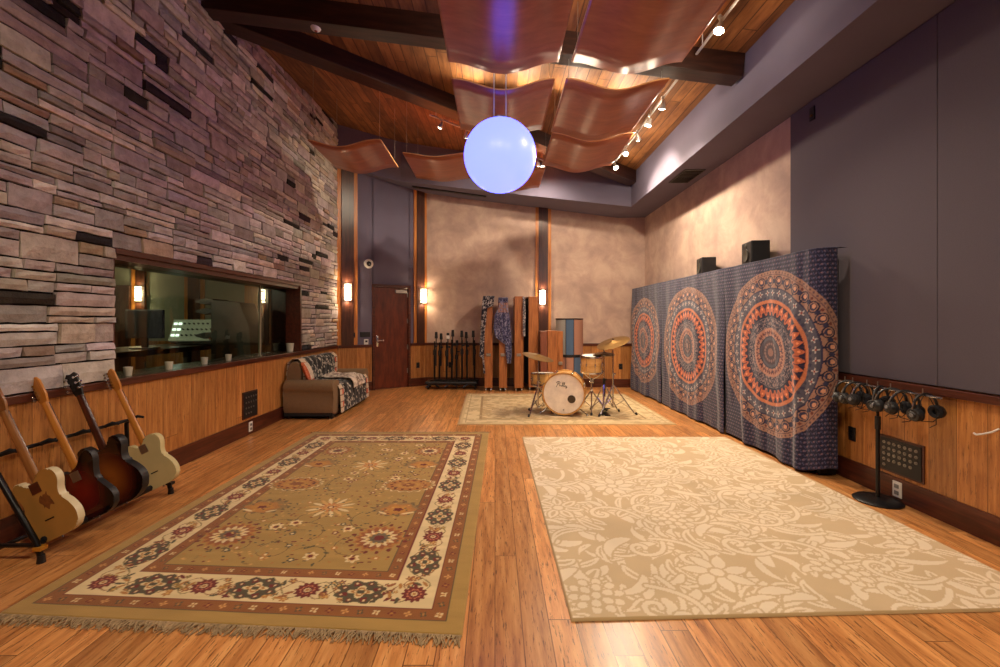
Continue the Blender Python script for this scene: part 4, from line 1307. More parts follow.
# outlines seen from the back, y = up the neck, x = to the right in the photo
TELE = [(0, 0), (.09, .004), (.145, .035), (.162, .10), (.145, .165), (.116, .215), (.118, .26), (.140, .31), (.142, .355), (.115, .392), (.07, .40), (.035, .386), (.027, .375),
        (-.027, .335), (-.05, .335), (-.075, .372), (-.105, .385), (-.132, .36), (-.125, .31), (-.112, .26), (-.116, .215), (-.145, .165), (-.162, .10), (-.145, .035), (-.09, .004)]
JAZZ = [(0, 0), (.10, .0), (.16, .045), (.168, .11), (.135, .18), (.112, .23), (.125, .29), (.150, .35), (.150, .405), (.118, .425), (.075, .395), (.04, .36), (.027, .35),
        (-.027, .33), (-.05, .325), (-.08, .35), (-.12, .36), (-.14, .32), (-.12, .25), (-.125, .20), (-.155, .14), (-.165, .07), (-.13, .015), (-.07, .0)]
ARCH = [(0, 0), (.11, .012), (.185, .07), (.20, .15), (.168, .22), (.132, .27), (.13, .32), (.155, .38), (.158, .43), (.125, .465), (.085, .455), (.055, .41), (.03, .40),
        (-.03, .40), (-.055, .41), (-.085, .455), (-.125, .465), (-.158, .43), (-.155, .38), (-.13, .32), (-.132, .27), (-.168, .22), (-.20, .15), (-.185, .07), (-.11, .012)]
def burst(name, inner, mid, outer, ctr=(0, .19), rad=.24):
    m = NT(name)
    tc = m.n('ShaderNodeTexCoord').outputs['Object']
    mp = m.n('ShaderNodeMapping'); mp.inputs['Location'].default_value = (-ctr[0], -ctr[1], 0)
    m.l(tc, mp.inputs['Vector'])
    sp = m.n('ShaderNodeSeparateXYZ'); m.l(mp.outputs[0], sp.inputs[0])
    x2 = m.math('POWER', m.math('MULTIPLY', sp.outputs[0], 1.25), 2.0); y2 = m.math('POWER', m.math('ABSOLUTE', sp.outputs[1]), 2.0)
    r = m.math('DIVIDE', m.math('SQRT', m.math('ADD', x2, y2)), rad)
    m.set(col=m.ramp(r, [(0.15, inner), (0.6, mid), (0.85, outer)]), rough=0.15, coat=0.6)
    return m.m
MAT['butter'] = plain('butterscotch_lacquer', S(176, 134, 70), 0.28, var=0.12, scale=5, coat=0.4)
MAT['cream'] = plain('cream_lacquer', S(206, 190, 140), 0.25, var=0.05, coat=0.4)
MAT['bind'] = plain('aged_white_edge', S(214, 198, 160), 0.3)
MAT['burst1'] = burst('dark_red_burst', S(120, 34, 22), S(70, 20, 18), S(22, 12, 12))
MAT['burst2'] = burst('brown_amber_burst', S(150, 84, 32), S(84, 36, 20), S(22, 12, 10), (.0, .2), .26)
MAT['maple'] = wood('amber_maple_neck', S(196, 126, 52), S(216, 148, 70), S(166, 98, 38), 'YX', 0, rough=0.3, streak=20)
MAT['maple2'] = wood('aged_maple_neck', S(150, 100, 56), S(172, 120, 70), S(120, 74, 38), 'YX', 0, rough=0.3, streak=20)
MAT['mahneck'] = wood('dark_neck', S(70, 34, 24), S(92, 48, 34), S(40, 20, 16), 'YX', 0, rough=0.2, streak=20)
def guitar(name, label, outline, ybody, body_mat, edge_mat, neck_mat, base, lean, th, neck_l, kind, slot=True, yaw=0.0):
    """the back of the body faces the camera; local y up the neck, local z towards the camera"""
    t = thing(name, label, 'guitar', base, 0)
    M = Matrix.Rotation(yaw, 4, 'Z') @ Matrix.Rotation(-lean, 4, 'Y') @ Matrix.Rotation(PI / 2, 4, 'X')
    t.rotation_euler = M.to_euler()
    ol = smooth_loop(outline, 5)
    b = B(); b.prism(ol, -th / 2, th / 2, bevel=.007)
    if edge_mat:
        b.bm.faces.ensure_lookup_table()
        b.bm.normal_update()
        bmesh.ops.recalc_face_normals(b.bm, faces=b.bm.faces[:])
        for f in b.bm.faces:
            if abs(f.normal.z) < .8: f.material_index = 1
    b.build('body', [body_mat, edge_mat] if edge_mat else body_mat, t, True)
    yb = ybody
    b = B()
    pr = [(-.023, .004), (-.021, -.016), (0, -.020), (.021, -.016), (.023, .004)]
    # neck: tapering bar, round back to the camera (z+)
    rings = []
    for (y, s, zz) in ((yb - .05, 1.12, .0), (yb + .05, 1.1, .0), (yb + neck_l - .02, .9, .0), (yb + neck_l, .9, .0)):
        ring = []
        for k in range(10):
            a = PI * k / 9
            ring.append(b.bm.verts.new((.026 * s * math.cos(a), y, zz + .017 * math.sin(a) - .004)))
        rings.append(ring)
    for r0, r1 in zip(rings, rings[1:]):
        for k in range(9): b.bm.faces.new((r0[k], r0[k + 1], r1[k + 1], r1[k]))
        b.bm.faces.new((r0[9], r0[0], r1[0], r1[9]))
    b.bm.faces.new(rings[0][::-1]); b.bm.faces.new(rings[-1])
    b.build('neck', neck_mat, t, True)
    b = B(); b.bx(-.024, .024, yb - .05, yb + neck_l - .005, -.012, -.004, bevel=.001); b.build('fretboard', 'mahneck', t)
    y0 = yb + neck_l
    b = B()
    if kind == 'sixline':
        hd = [(-.020, y0 - .01), (.020, y0 - .01), (.026, y0 + .02), (.036, y0 + .045), (.034, y0 + .15), (.018, y0 + .178), (-.006, y0 + .170), (-.020, y0 + .15), (-.030, y0 + .05), (-.030, y0 + .02)]
    else:
        hd = [(-.022, y0 - .01), (.022, y0 - .01), (.034, y0 + .03), (.042, y0 + .15), (.026, y0 + .168), (0, y0 + .158), (-.026, y0 + .168), (-.042, y0 + .15), (-.034, y0 + .03)]
    b.prism(hd, -.012, .003, bevel=.002)
    b.build('headstock', neck_mat if kind == 'sixline' else 'black', t, True)
    for k in range(6):
        if kind == 'sixline': px_, py_ = -.022 + .0, y0 + .032 + k * .024; ox = -.042
        else: sgn = -1 if k < 3 else 1; px_, py_ = sgn * .026, y0 + .05 + (k % 3) * .04; ox = sgn * .058
        b = B(); b.cyl((px_, py_, .002), (px_, py_, .016), .0085, seg=12); b.tube([(px_, py_, .009), (ox, py_, .009)], .003, 6); b.ball((ox, py_, .009), .010, (.7, .9, 1), 10)
        b.build('tuning_peg', 'chrome', t, True)
    if kind == 'sixline':
        b = B(); b.bx(-.03, .03, yb - .09, yb - .025, th / 2 - .001, th / 2 + .003, bevel=.001); b.build('neck_plate', 'steel' if slot != 'worn' else 'mahog', t)
    if slot:
        b = B(); b.bx(-.028, .028, .115, .122, th / 2 - .001, th / 2 + .002); b.build('string_ferrules', 'blackm', t)
    if slot == 'worn':
        b = B()
        rr = random.Random(4)
        o = [(.03 + (.05 + rr.uniform(-.018, .016)) * math.cos(a) * .7, .225 + (.05 + rr.uniform(-.018, .016)) * math.sin(a)) for a in [2 * PI * k / 18 for k in range(18)]]
        b.prism(smooth_loop(o, 3), th / 2 - .002, th / 2 + .0006); b.build('worn_patch', plain('bare_worn_wood', S(120, 74, 36), 0.6, var=0.25, scale=40), t)
    b = B(); b.cyl((0, -.012, 0), (0, .004, 0), .007, seg=12); b.build('strap_button', 'chrome', t, True)
    return t
LEAN = math.radians(25.5)
GX = -2.578
guitar('electric_guitar', 'butterscotch electric guitar with worn patch on its back, nearest in the rack', TELE, .375, 'butter', 'bind', 'maple2', (GX - .0, 2.62, .125), LEAN, .045, .44, 'sixline', 'worn')
guitar('electric_guitar', 'dark red sunburst electric guitar with amber neck, second in the rack', JAZZ, .35, 'burst1', 'black', 'maple', (GX - .02, 2.88, .125), LEAN, .044, .47, 'sixline', False)
guitar('archtop_guitar', 'brown sunburst hollow body guitar with dark neck and pale binding', ARCH, .40, 'burst2', 'black', 'mahneck', (GX - .02, 3.10, .125), LEAN - .03, .06, .42, 'threeaside', False)
guitar('electric_guitar', 'cream electric guitar with light neck, farthest in the rack', TELE, .375, 'cream', 'cream', 'maple', (GX + .0, 3.42, .125), LEAN, .045, .44, 'sixline')
t = thing('guitar_rack', 'black tubular rack holding four guitars by the left wall', 'guitar rack', (-2.72, 3.05, 0))
ya, yb_ = -.50, .52
b = B(); b.tube([(.06, ya, .10), (.06, yb_, .10)], .013, 10); b.build('bottom_rail', 'blackm', t, True)
b = B(); b.tube([(-.12, ya, .10), (-.12, yb_, .10)], .013, 10); b.build('bottom_rail', 'blackm', t, True)
b = B(); b.tube([(.06, ya + .04, .113), (.06, yb_ - .04, .113)], .018, 10); b.build('foam_sleeve', 'blackf', t, True)
b = B(); b.tube([(-.24, ya, .60), (-.24, yb_, .60)], .013, 10); b.build('top_rail', 'blackm', t, True)
for k in range(5):
    y = ya + .08 + k * .235
    b = B(); b.tube([(-.235, y, .60), (-.17, y - .01, .63), (-.13, y, .62)], [.014, .012, .009], 8); b.build('neck_yoke', 'blackf', t, True)
for y in (ya, yb_):
    b = B()
    b.tube([(.09, y, .02), (.08, y, .06), (.06, y, .12), (-.20, y, .57), (-.24, y, .605), (-.27, y, .57), (-.26, y, .3), (-.25, y, .02)], .016, 10)
    b.tube([(.06, y, .10), (-.25, y, .10)], .013, 8)
    b.build('end_frame', 'blackm', t, True)
    for x in (.09, -.25):
        b = B(); b.cyl((x, y, 0), (x, y, .045), .021, .018, 14); b.build('rubber_foot', 'black', t, True)
    b = B(); b.box((.085, y, .085), (.045, .045, .02), M=None); b.build('locking_collar', plain('ochre_collar', S(190, 130, 40), 0.5) if y == ya else 'black', t)

# ------------------------------------------------------------------ sofa
MAT['sofa'] = plain('taupe_upholstery', S(124, 98, 70), 0.9, var=0.08, scale=40, bump=0.2, bscale=300)
MAT['sofad'] = plain('black_skirt', S(24, 22, 24), 0.9)
SO = (-2.655, 7.08, 0)
sofa = thing('loveseat', 'taupe two seat sofa with rolled arms standing under the studio window', 'sofa', SO, PI / 2)
sofa.scale = (1, .9, .98)
SLh = .88
b = B(); b.bx(-SLh + .1, SLh - .1, -.30, .36, .10, .30, bevel=.02); b.build('seat_base', 'sofa', sofa)
for k, (xa, xb_) in enumerate(((-SLh + .20, -.005), (.005, SLh - .20))):
    b = B(); b.bx(xa, xb_, -.40, .22, .30, .45, bevel=.045, seg=4); b.build('seat_cushion', 'sofa', sofa, True)
b = B()
pr = [(.20, .28), (.16, .62), (.18, .78), (.25, .83), (.33, .80), (.38, .66), (.40, .10), (.30, .10)]
MB_ = Matrix(((0, 0, 1, 0), (1, 0, 0, 0), (0, 1, 0, 0), (0, 0, 0, 1)))
b.prism(smooth_loop(pr, 4), -SLh + .14, SLh - .14, M=MB_, bevel=.02); b.build('backrest', 'sofa', sofa, True)
for s in (-1, 1):
    b = B()
    pr = [(-.11, .10), (.10, .10), (.10, .36), (.125, .44), (.12, .51), (.07, .555), (-.02, .565), (-.10, .545), (-.145, .49), (-.13, .42), (-.11, .37)]
    if s < 0: pass
    Ma = Matrix(((1, 0, 0, s * (SLh - .13)), (0, 0, 1, 0), (0, 1, 0, 0), (0, 0, 0, 1)))
    b.prism(smooth_loop([(x * s, z) for x, z in pr], 4), -.41, .38, M=Ma, bevel=.018); b.build('arm', 'sofa', sofa, True)
    for y in (-.34, .32):
        b = B(); b.box((s * (SLh - .12), y, .03), (.06, .06, .06)); b.build('leg', 'black', sofa)
b = B(); b.bx(-SLh + .03, SLh - .03, -.39, .37, .05, .12); b.build('skirt', 'sofad', sofa)
# patterned throw over back, seat and front
prof = [(.395, .50), (.39, .66), (.37, .80), (.30, .85), (.22, .85), (.165, .80), (.150, .66), (.155, .50), (.10, .475), (-.10, .472), (-.30, .475), (-.40, .46), (-.435, .40), (-.445, .30), (-.45, .18), (-.455, .07)]
pp = [Vector((0, a_, b_)) for a_, b_ in prof]; ac2 = [0.0]
for a_, b_ in zip(pp, pp[1:]): ac2.append(ac2[-1] + (b_ - a_).length)
def drape(x0, x1, s0, s1, wob, off, seed, skew=0.0, cell=.012):
    n, m = int((x1 - x0) / cell), int((s1 - s0) / cell)
    uu, ss = np.meshgrid(np.linspace(0, 1, n), np.linspace(s0, s1, m), indexing='ij')
    x = x0 + uu * (x1 - x0) + skew * (ss - s0) + .025 * (fbm(uu * 3 + 5, ss * 4, seed + 9, 3) - .5) * 2
    y = np.interp(ss, ac2, [p[0] for p in prof]); z = np.interp(ss, ac2, [p[1] for p in prof])
    e = .03
    dy = np.interp(ss + e, ac2, [p[0] for p in prof]) - np.interp(ss - e, ac2, [p[0] for p in prof]); dz = np.interp(ss + e, ac2, [p[1] for p in prof]) - np.interp(ss - e, ac2, [p[1] for p in prof])
    L = np.hypot(dy, dz) + 1e-9; ny, nz = dz / L * 1.0, -dy / L
    d = off + wob * (fbm(x * 7, ss * 7, seed, 3)) + wob * .6 * np.abs(np.sin(x * 17 + ss * 3 + seed))
    return uu, ss, x, y - np.abs(d) * np.where(dz < 0, np.abs(dz) / L, -np.abs(dz) / L), z + d * np.abs(dy) / L
uu, ss, X, Yv, Z = drape(-.70, .68, 0.12, ac2[-1], .014, .008, 4)
P = Paint(X, ss, (20, 19, 22))
rr = random.Random(6)
for k in range(620):
    x, y = rr.uniform(-.75, .85), rr.uniform(.1, ac2[-1]); a = rr.random() * 3
    P.ell(x, y, .022, .009, a, (206, 198, 184)); P.ell(x + .012, y + .016, .012, .007, a + 1.2, (180, 172, 158))
for sgn, lo in ((0, uu < .095), (1, uu > .925)):
    P.put(lo, (206, 186, 160)); k = (ss * 11).astype(int) % 2 == 0
    P.put(lo & k & ((uu > .045) if sgn == 0 else (uu < .965)), (196, 88, 54)); P.put(lo & (((ss * 11) % 1) < .12), (90, 40, 34))
o = grid_mesh('throw_blanket', X, Yv, Z, P.c, 'clothpaint'); o.location = SO; o.rotation_euler = (0, 0, PI / 2); o.scale = (1, .9, .98)
md = o.modifiers.new('thick', 'SOLIDIFY'); md.thickness = .006; md.offset = 1
tag(o, 'black throw with white sprigs and orange border covering the sofa', 'blanket')
uu, ss, X, Yv, Z = drape(-.14, .50, ac2[7] - .04, ac2[12] + .04, .045, .026, 14, -.12)
Z += .03 * np.clip(1 - np.abs(uu - .5) * 3, 0, 1) * 0
keep = 1
P = Paint(X, ss, (196, 178, 160))
nn_ = fbm(X * 26, ss * 26, 3, 3); P.blend((nn_ > .56) * .8, (120, 100, 90)); P.blend((nn_ < .40) * .8, (226, 212, 196))
for k in range(60): P.rosette(rr.uniform(-.3, .7), rr.uniform(.3, 1.6), .03, [(1, 6, .4, (226, 212, 196)), (.5, 5, .4, (140, 116, 104))], ang=k)
o = grid_mesh('lace_throw', X, Yv, Z, P.c, 'clothpaint'); o.location = SO; o.rotation_euler = (0, 0, PI / 2); o.scale = (1, .9, .98)
md = o.modifiers.new('thick', 'SOLIDIFY'); md.thickness = .012; md.offset = 1
tag(o, 'crumpled pale beige lace throw lying on the sofa seat', 'blanket')
t = thing('throw_pillow', 'pale patterned cushion with orange edge leaning in the sofa corner', 'cushion', (SO[0] - .10, SO[1] - .60, .66)); t.rotation_euler = (0, math.radians(-22), .2)
b = B()
n = 14; g = []
for sgn in (1, -1):
    gg = []
    for i in range(n + 1):
        row = []
        for j in range(n + 1):
            u_, v_ = i / n * 2 - 1, j / n * 2 - 1
            th_ = .05 * (max(0, (1 - u_ ** 2) * (1 - v_ ** 2))) ** .45
            k_ = 1 - .07 * (1 - abs(u_)) - 0.0
            row.append(b.bm.verts.new((sgn * th_, u_ * .17 * (1 - .06 * (1 - v_ * v_)), v_ * .16 * (1 - .06 * (1 - u_ * u_)))))
        gg.append(row)
    for i in range(n):
        for j in range(n):
            f = b.bm.faces.new((gg[i][j], gg[i + 1][j], gg[i + 1][j + 1], gg[i][j + 1])); f.material_index = 1 if (i in (0, 1, n - 1) or j in (0, n - 1)) else 0
bmesh.ops.remove_doubles(b.bm, verts=b.bm.verts, dist=.001)
b.build('cushion', [plain('cream_print', S(206, 188, 168), 0.9, var=0.35, scale=40), plain('orange_print', S(190, 96, 62), 0.9, var=0.4, scale=50)], t, True)

# ------------------------------------------------------------------ microphone stand trolley
cx0 = -.87; cy0 = 9.16
t = thing('stand_trolley', 'low black trolley holding microphone stands at the back wall', 'trolley', (cx0, cy0, 0))
b = B(); b.bx(-.56, .52, -.20, .20, .10, .16, bevel=.02); b.build('platform', 'black', t)
for k in range(3):
    b = B(); x = -.4 + k * .38
    b.tube([(x - .14, -.23, .05), (x, -.16, .13), (x + .14, -.23, .05)], .018, 8); b.build('foot_bracket', 'blackm', t, True)
for x in (-.5, .46):
    for y in (-.15, .15):
        b = B(); b.cyl((x - .015, y, .05), (x + .015, y, .05), .05, seg=20); b.box((x, y, .085), (.03, .04, .04)); b.build('caster', 'blackm', t, True)
def micstand():
    t = thing('microphone_stand', 'stand', 'microphone stand', (0, 0, .163), 0, 'folded microphone stands on the trolley')
    b = B(); b.tube([(0, 0, 0), (0, 0, .64)], .013, 8); b.tube([(0, 0, .64), (0, 0, .8)], .009, 8); b.build('pole', 'blackm', t, True)
    b = B(); b.lathe([(0, 0), (.06, 0), (.06, .015), (.02, .03), (0, .03)], 20); b.build('base', 'blackm', t, True)
    b = B(); b.cyl((0, 0, .52), (0, 0, .62), .02, seg=12); b.build('clutch', 'black', t, True)
    b = B(); b.tube([(.02, 0, .30), (.022, 0, .95)], .0075, 8); b.cyl((.021, 0, .70), (.021, -.035, .70), .02, seg=12); b.build('boom_arm', 'black', t, True)
    b = B(); b.cyl((.022, 0, .86), (.022, 0, .99), .021, .017, seg=12); b.build('clip', 'black', t, True)
    return t
ms = micstand()
spots = [(434.5, .0, 1.0, 'nearest the door'), (439.5, .06, .97, 'second from the door'), (446.5, -.05, .98, 'with a pale clip, third from the door'), (451.8, .05, 1.04, 'fourth from door and tallest'),
         (456.5, .12, .84, 'fifth from the door, shortest'), (462, -.02, 1.03, 'sixth from the door'), (467, .05, 1.0, 'second from the tall wooden panels'), (474.5, -.03, 1.03, 'closest to the tall wooden panels')]
for k, (px, dy, sc, nm) in enumerate(spots):
    o = ms if k == 0 else copy_tree(ms)
    y = cy0 + dy
    o.location = ((px - 495) / 440 * y, y, .162); o.rotation_euler = (0, 0, k * .35); o.scale = (1.6, 1.6, sc * (1.02 if k != 4 else 1))
    o['label'] = 'folded black microphone stand on the trolley, ' + nm
    if k == 2:
        b = B(); b.cyl((.022, 0, .87), (.022, 0, .94), .024, seg=12); b.build('pale_band', 'white', o, True)

# ------------------------------------------------------------------ tall wooden gobos
def gobo(px0, px1, y, h, depth, rz, label, n):
    x = ((px0 + px1) / 2 - 495) / 440 * y; w = (px1 - px0) / 440 * y
    t = thing('tall_gobo', label, 'acoustic panel', (x, y, 0), rz, 'tall wooden ended acoustic panels')
    b = B(); b.bx(-w / 2, w / 2, 0, .035, .07, h, bevel=.004); b.bx(-w / 2, w / 2, depth - .035, depth, .07, h, bevel=.004); b.build('end_board', 'gobo', t)
    b = B(); b.bx(-w / 2, w / 2, .0352, depth - .0352, h - .03, h); b.bx(-w / 2, w / 2, .0352, depth - .0352, .07, .11); b.build('rail', 'gobod', t)
    b = B(); b.bx(-w / 2 + .012, w / 2 - .012, .036, depth - .036, .111, h - .031); b.build('fabric_face', 'blackf', t)
    b = B(); b.bx(-.045, .045, -.014, 0, .70, .755, bevel=.003); b.bx(-.03, .03, -.02, -.012, .715, .74); b.build('latch_handle', 'steel', t)
    for xx in (-w / 2 + .03, w / 2 - .03):
        for yy in (.04, depth - .04):
            b = B(); b.cyl((xx - .012, yy, .028), (xx + .012, yy, .028), .028, seg=16); b.box((xx, yy, .06), (.03, .03, .02)); b.build('caster', 'steel', t, True)
    return t
YG = 8.75
gobo(484.5, 492.5, YG, 1.87, .5, .0, 'tall narrow wooden panel draped in black, closest to the microphone stands', 0)
gobo(499, 507, YG, 1.84, .5, .0, 'tall narrow wooden panel with a navy patterned cloth hung over it', 1)
gobo(514.5, 523.3, YG - .02, 1.89, .5, .0, 'tall narrow bare orange wooden panel with black sides', 2)
gobo(528.5, 538.5, YG + .1, 1.89, .5, .16, 'tall wooden panel turned slightly, beside the lit sconce', 3)
t = thing('gobo_base', 'low black rolling base under the tall wooden panels', 'trolley', (.42, YG + .3, 0)) if False else None

def small_cabinet():
    y = 8.62
    t = thing('low_gobo', 'short reddish brown wooden cabinet panel left of the blue tube trap', 'acoustic panel', (1.045, y, 0), .0)
    b = B(); b.bx(-.01, .18, 0, .45, .04, 1.21, bevel=.004); b.build('end_board', 'gobo', t)
    b = B(); b.bx(.185, .29, .02, .47, .04, 1.20, bevel=.004); b.build('end_board', 'gobo', t)
    b = B(); b.bx(-.15, -.012, .03, .46, .04, 1.20, bevel=.004); b.build('side_panel', 'gobod', t)
    b = B(); b.bx(.20, .275, -.012, .02, .54, .60, bevel=.003); b.build('latch_handle', 'steel', t)
    for xx in (-.12, .25):
        for yy in (.06, .4):
            b = B(); b.box((xx, yy, .02), (.05, .05, .04)); b.build('foot', 'black', t)
small_cabinet()

# navy cloths on the tall panels
def hung_cloth(name, px, y, pts, label, base, motif, zt, dz=.0, seed=1):
    """pts: rows of (z, half width left, half width right) in metres from the top down"""
    cx = (px - 495) / 440 * y
    n, m = 28, 90
    zs = [p[0] for p in pts][::-1]; wl = [p[1] for p in pts][::-1]; wr = [p[2] for p in pts][::-1]
    uu, zz = np.meshgrid(np.linspace(0, 1, n), np.linspace(zs[0], zs[-1], m), indexing='ij')
    L = np.interp(zz, zs, wl); R = np.interp(zz, zs, wr)
    X = L + uu * (R - L); fold = .012 * np.sin(uu * 19 + seed) + .010 * np.sin(uu * 8 + zz * 6)
    Yy = -.04 - np.abs(fold) - .012 * vnoise(uu * 5, zz * 6, seed)
    tg = np.clip((zz - (zt - .03)) / .03, 0, 1); Yy = Yy * (1 - tg)
    P = Paint(X * 1.4, zz, base)
    nn_ = vnoise(X * 60, zz * 60, seed); P.put(nn_ > .62, motif); P.put(nn_ < .2, (30, 30, 52))
    band = (zz > zt - .28) & (zz < zt - .10) & (seed == 2); P.put(band & (nn_ < .6), (150, 112, 104))
    # over the top
    ex = 10
    tX = np.stack([X[:, -1]] * ex, 1); tY = np.stack([Yy[:, -1] + .05 * (k + 1) for k in range(ex)], 1); tZ = np.stack([zz[:, -1] + .012] * ex, 1)
    col = np.concatenate([P.c, np.stack([P.c[:, -1]] * ex, 1)], 1)
    X = np.concatenate([X, tX], 1); Yy = np.concatenate([Yy, tY], 1); Z = np.concatenate([zz, tZ], 1)
    o = grid_mesh(name, X, Yy, Z, col, 'clothpaint'); o.location = (cx, y, 0)
    md = o.modifiers.new('thick', 'SOLIDIFY'); md.thickness = .006; md.offset = 1
    tag(o, label, 'cloth', 'patterned cloths hung on the tall panels')
    return o
hung_cloth('hanging_cloth', 503, YG, [(1.855, -.09, .10), (1.66, -.10, .10), (1.5, -.17, .13), (1.25, -.19, .15), (1.08, -.15, .165), (.99, -.04, .17), (.93, .04, .17), (.7, .06, .17), (.56, .08, .15)], 'navy patterned cloth hanging over the second tall wooden panel', (66, 64, 96), (128, 124, 150), 1.855, seed=2)
hung_cloth('hanging_cloth', 488.5, YG, [(1.885, -.11, .12), (1.70, -.13, .10), (1.66, -.135, -.02), (1.2, -.16, -.07), (.7, -.18, -.09), (.66, -.12, -.09), (.36, -.10, -.06)], 'dark cloth with pale print hanging on the first tall panel', (40, 38, 48), (170, 160, 160), 1.885, seed=5)
hung_cloth('hanging_cloth', 523.6, YG - .02, [(1.87, -.02, .02), (1.5, -.02, .035), (1.1, -.015, .03)], 'narrow pale printed cloth on the right edge of the third tall panel', (100, 92, 100), (176, 164, 160), 1.87, seed=7)

# ------------------------------------------------------------------ tube traps
MAT['blue'] = plain('blue_grey_fabric', S(74, 96, 124), 0.95, var=0.06, scale=200)
MAT['pink'] = plain('dusty_pink_fabric', S(164, 118, 98), 0.95, var=0.06, scale=200)
MAT['greyf'] = plain('light_grey_fabric', S(150, 148, 142), 0.95, var=0.06, scale=200)
def sector(r, a0, a1, z0, z1, n=14):
    return [(r * math.cos(a0 + (a1 - a0) * k / n), r * math.sin(a0 + (a1 - a0) * k / n)) for k in range(n + 1)]
def tubetrap(z, h, cols, label):
    t = thing('tube_trap', label, 'bass trap', (1.52, 9.00, z), 0, 'fabric covered tube traps stacked at back wall')
    r = .275
    cuts = [-PI - .35, -PI / 2 - .42, -PI / 2 + .16, .5, PI - .35]
    for k in range(4):
        b = B(); b.prism([(0, 0)] + sector(r, cuts[k] + .02, cuts[k + 1] - .02, 0, h), .02, h - .02); b.build('fabric_segment', cols[k], t, True)
    for zz in (0, h - .025):
        b = B(); b.cyl((0, 0, zz), (0, 0, zz + .025), r + .006, seg=40); b.build('end_ring', 'black', t, True)
    for c in cuts[1:3]:
        b = B(); b.box((r * math.cos(c), r * math.sin(c), h / 2), (.012, .014, h - .05)); b.build('seam_strip', 'black', t)
tubetrap(0.0, .70, ['pink', 'pink', 'blue', 'greyf'], 'dusty pink and blue fabric tube trap standing on the floor')
tubetrap(.703, .75, ['greyf', 'blue', 'pink', 'greyf'], 'grey, blue and pink fabric tube trap stacked on the other')

# ------------------------------------------------------------------ drum kit
RZ = 0.012
MAT['shell'] = wood('honey_maple_shell', S(222, 172, 104), S(238, 196, 132), S(186, 134, 72), 'XZ', 0, rough=0.2, streak=8)
MAT['shellv'] = wood('honey_maple_shell_v', S(222, 172, 104), S(238, 196, 132), S(186, 134, 72), 'XZ', 0, rough=0.2, streak=8)
MAT['hoop'] = wood('maple_hoop', S(206, 154, 88), S(222, 174, 108), S(164, 112, 60), 'XZ', 0, rough=0.25, streak=14)
MAT['head'] = plain('mottled_calf_head', S(244, 232, 214), 0.6, var=0.12, scale=9)
MAT['headw'] = plain('white_coated_head', S(232, 226, 214), 0.6)
MAT['port'] = plain('dark_port_mesh', S(74, 60, 40), 0.8)
bd = thing('bass_drum', 'honey maple bass drum with pale mottled front head and dark port', 'drum', (.0, 0, 0))
R, D = .298, .40
yaw = math.radians(-14)
cxw, cyw = 1.0, 6.42
bd.location = (cxw, cyw, RZ + R + .028); bd.rotation_euler = (0, 0, yaw)
def ringp(r0, r1, y0, y1, mat, name, par, seg=56):
    b = B(); b.lathe([(r0, y0), (r1, y0), (r1, y1), (r0, y1)], seg, M=Matrix.Rotation(-PI / 2, 4, 'X'), close=True); return b.build(name, mat, par, True)
ringp(R - .02, R, 0.03, D - .03, 'shell', 'shell', bd)
ringp(R - .006, R + .014, -.012, .035, 'hoop', 'hoop', bd); ringp(R - .006, R + .014, D - .035, D + .012, 'hoop', 'hoop', bd)
fh = B(); fh.cyl((0, .004, 0), (0, .010, 0), R - .008, seg=56); front = fh.build('front_head', 'head', bd)
b = B(); b.cyl((0, D - .01, 0), (0, D - .004, 0), R - .008, seg=56); b.build('rear_head', 'headw', bd)
b = B(); b.cyl((.115, -.001, -.075), (.115, .006, -.075), .058, seg=32); b.build('port', 'port', front)
b = B(); b.cyl((0, -.002, -.235), (0, .006, -.235), .012, seg=16); b.build('badge', 'steel', front)
# handwriting on the head
sc_ = .055
strokes = [[(-1.55, -.75), (-1.3, -.1), (-1.05, .55), (-.95, .8)], [(-1.6, .35), (-1.25, .75), (-.75, .9), (-.55, .62), (-.75, .3), (-1.1, .12)],
           [(-.75, .1), (-.6, -.35), (-.45, -.1), (-.3, .0), (-.25, -.35), (-.05, -.2)], [(-.05, -.2), (.25, .45), (.3, .8), (.15, .7), (.05, -.1), (.2, -.35), (.4, -.1)],
           [(.4, -.1), (.65, .5), (.68, .85), (.52, .7), (.42, -.1), (.55, -.38), (.75, -.15)], [(.75, -.15), (.85, .1), (.88, -.25), (1.05, -.3), (1.2, .05), (1.15, -.5), (1.0, -.85), (.9, -.6), (1.35, -.35)]]
for st in strokes:
    pass
b = B()
for st in strokes:
    b.tube([(-.02 + x * sc_, .002, .125 + z * sc_ - x * .006) for x, z in st], .0035, 5)
b.build('script_lettering', 'blackm', front)
for k in range(8):
    a = PI / 8 + k * PI / 4
    x, z = math.cos(a), math.sin(a)
    b = B(); b.tube([(x * (R + .024), -.016, z * (R + .024)), (x * (R + .018), D + .016, z * (R + .018))], .0035, 6)
    for y in (.12, D - .12): b.box((0, 0, 0), (.03, .05, .022), M=Matrix.Translation((x * (R + .012), y, z * (R + .012))) @ Matrix.Rotation(-a, 4, 'Y'), bevel=.004)
    b.box((0, 0, 0), (.04, .035, .01), M=Matrix.Translation((x * (R + .022), -.002, z * (R + .022))) @ Matrix.Rotation(-a + 0, 4, 'Y') @ Matrix.Rotation(PI / 2, 4, 'Y'), bevel=.002)
    b.build('tension_lug', 'chrome', bd, True)
for s in (-1, 1):
    b = B(); b.tube([(s * .19, .10, -.20), (s * .34, .02, -R - .0)], .008, 8); b.cyl((s * .34, .02, -R - .012), (s * .335, .03, -R + .02), .014, seg=10); b.build('spur', 'chrome', bd, True)

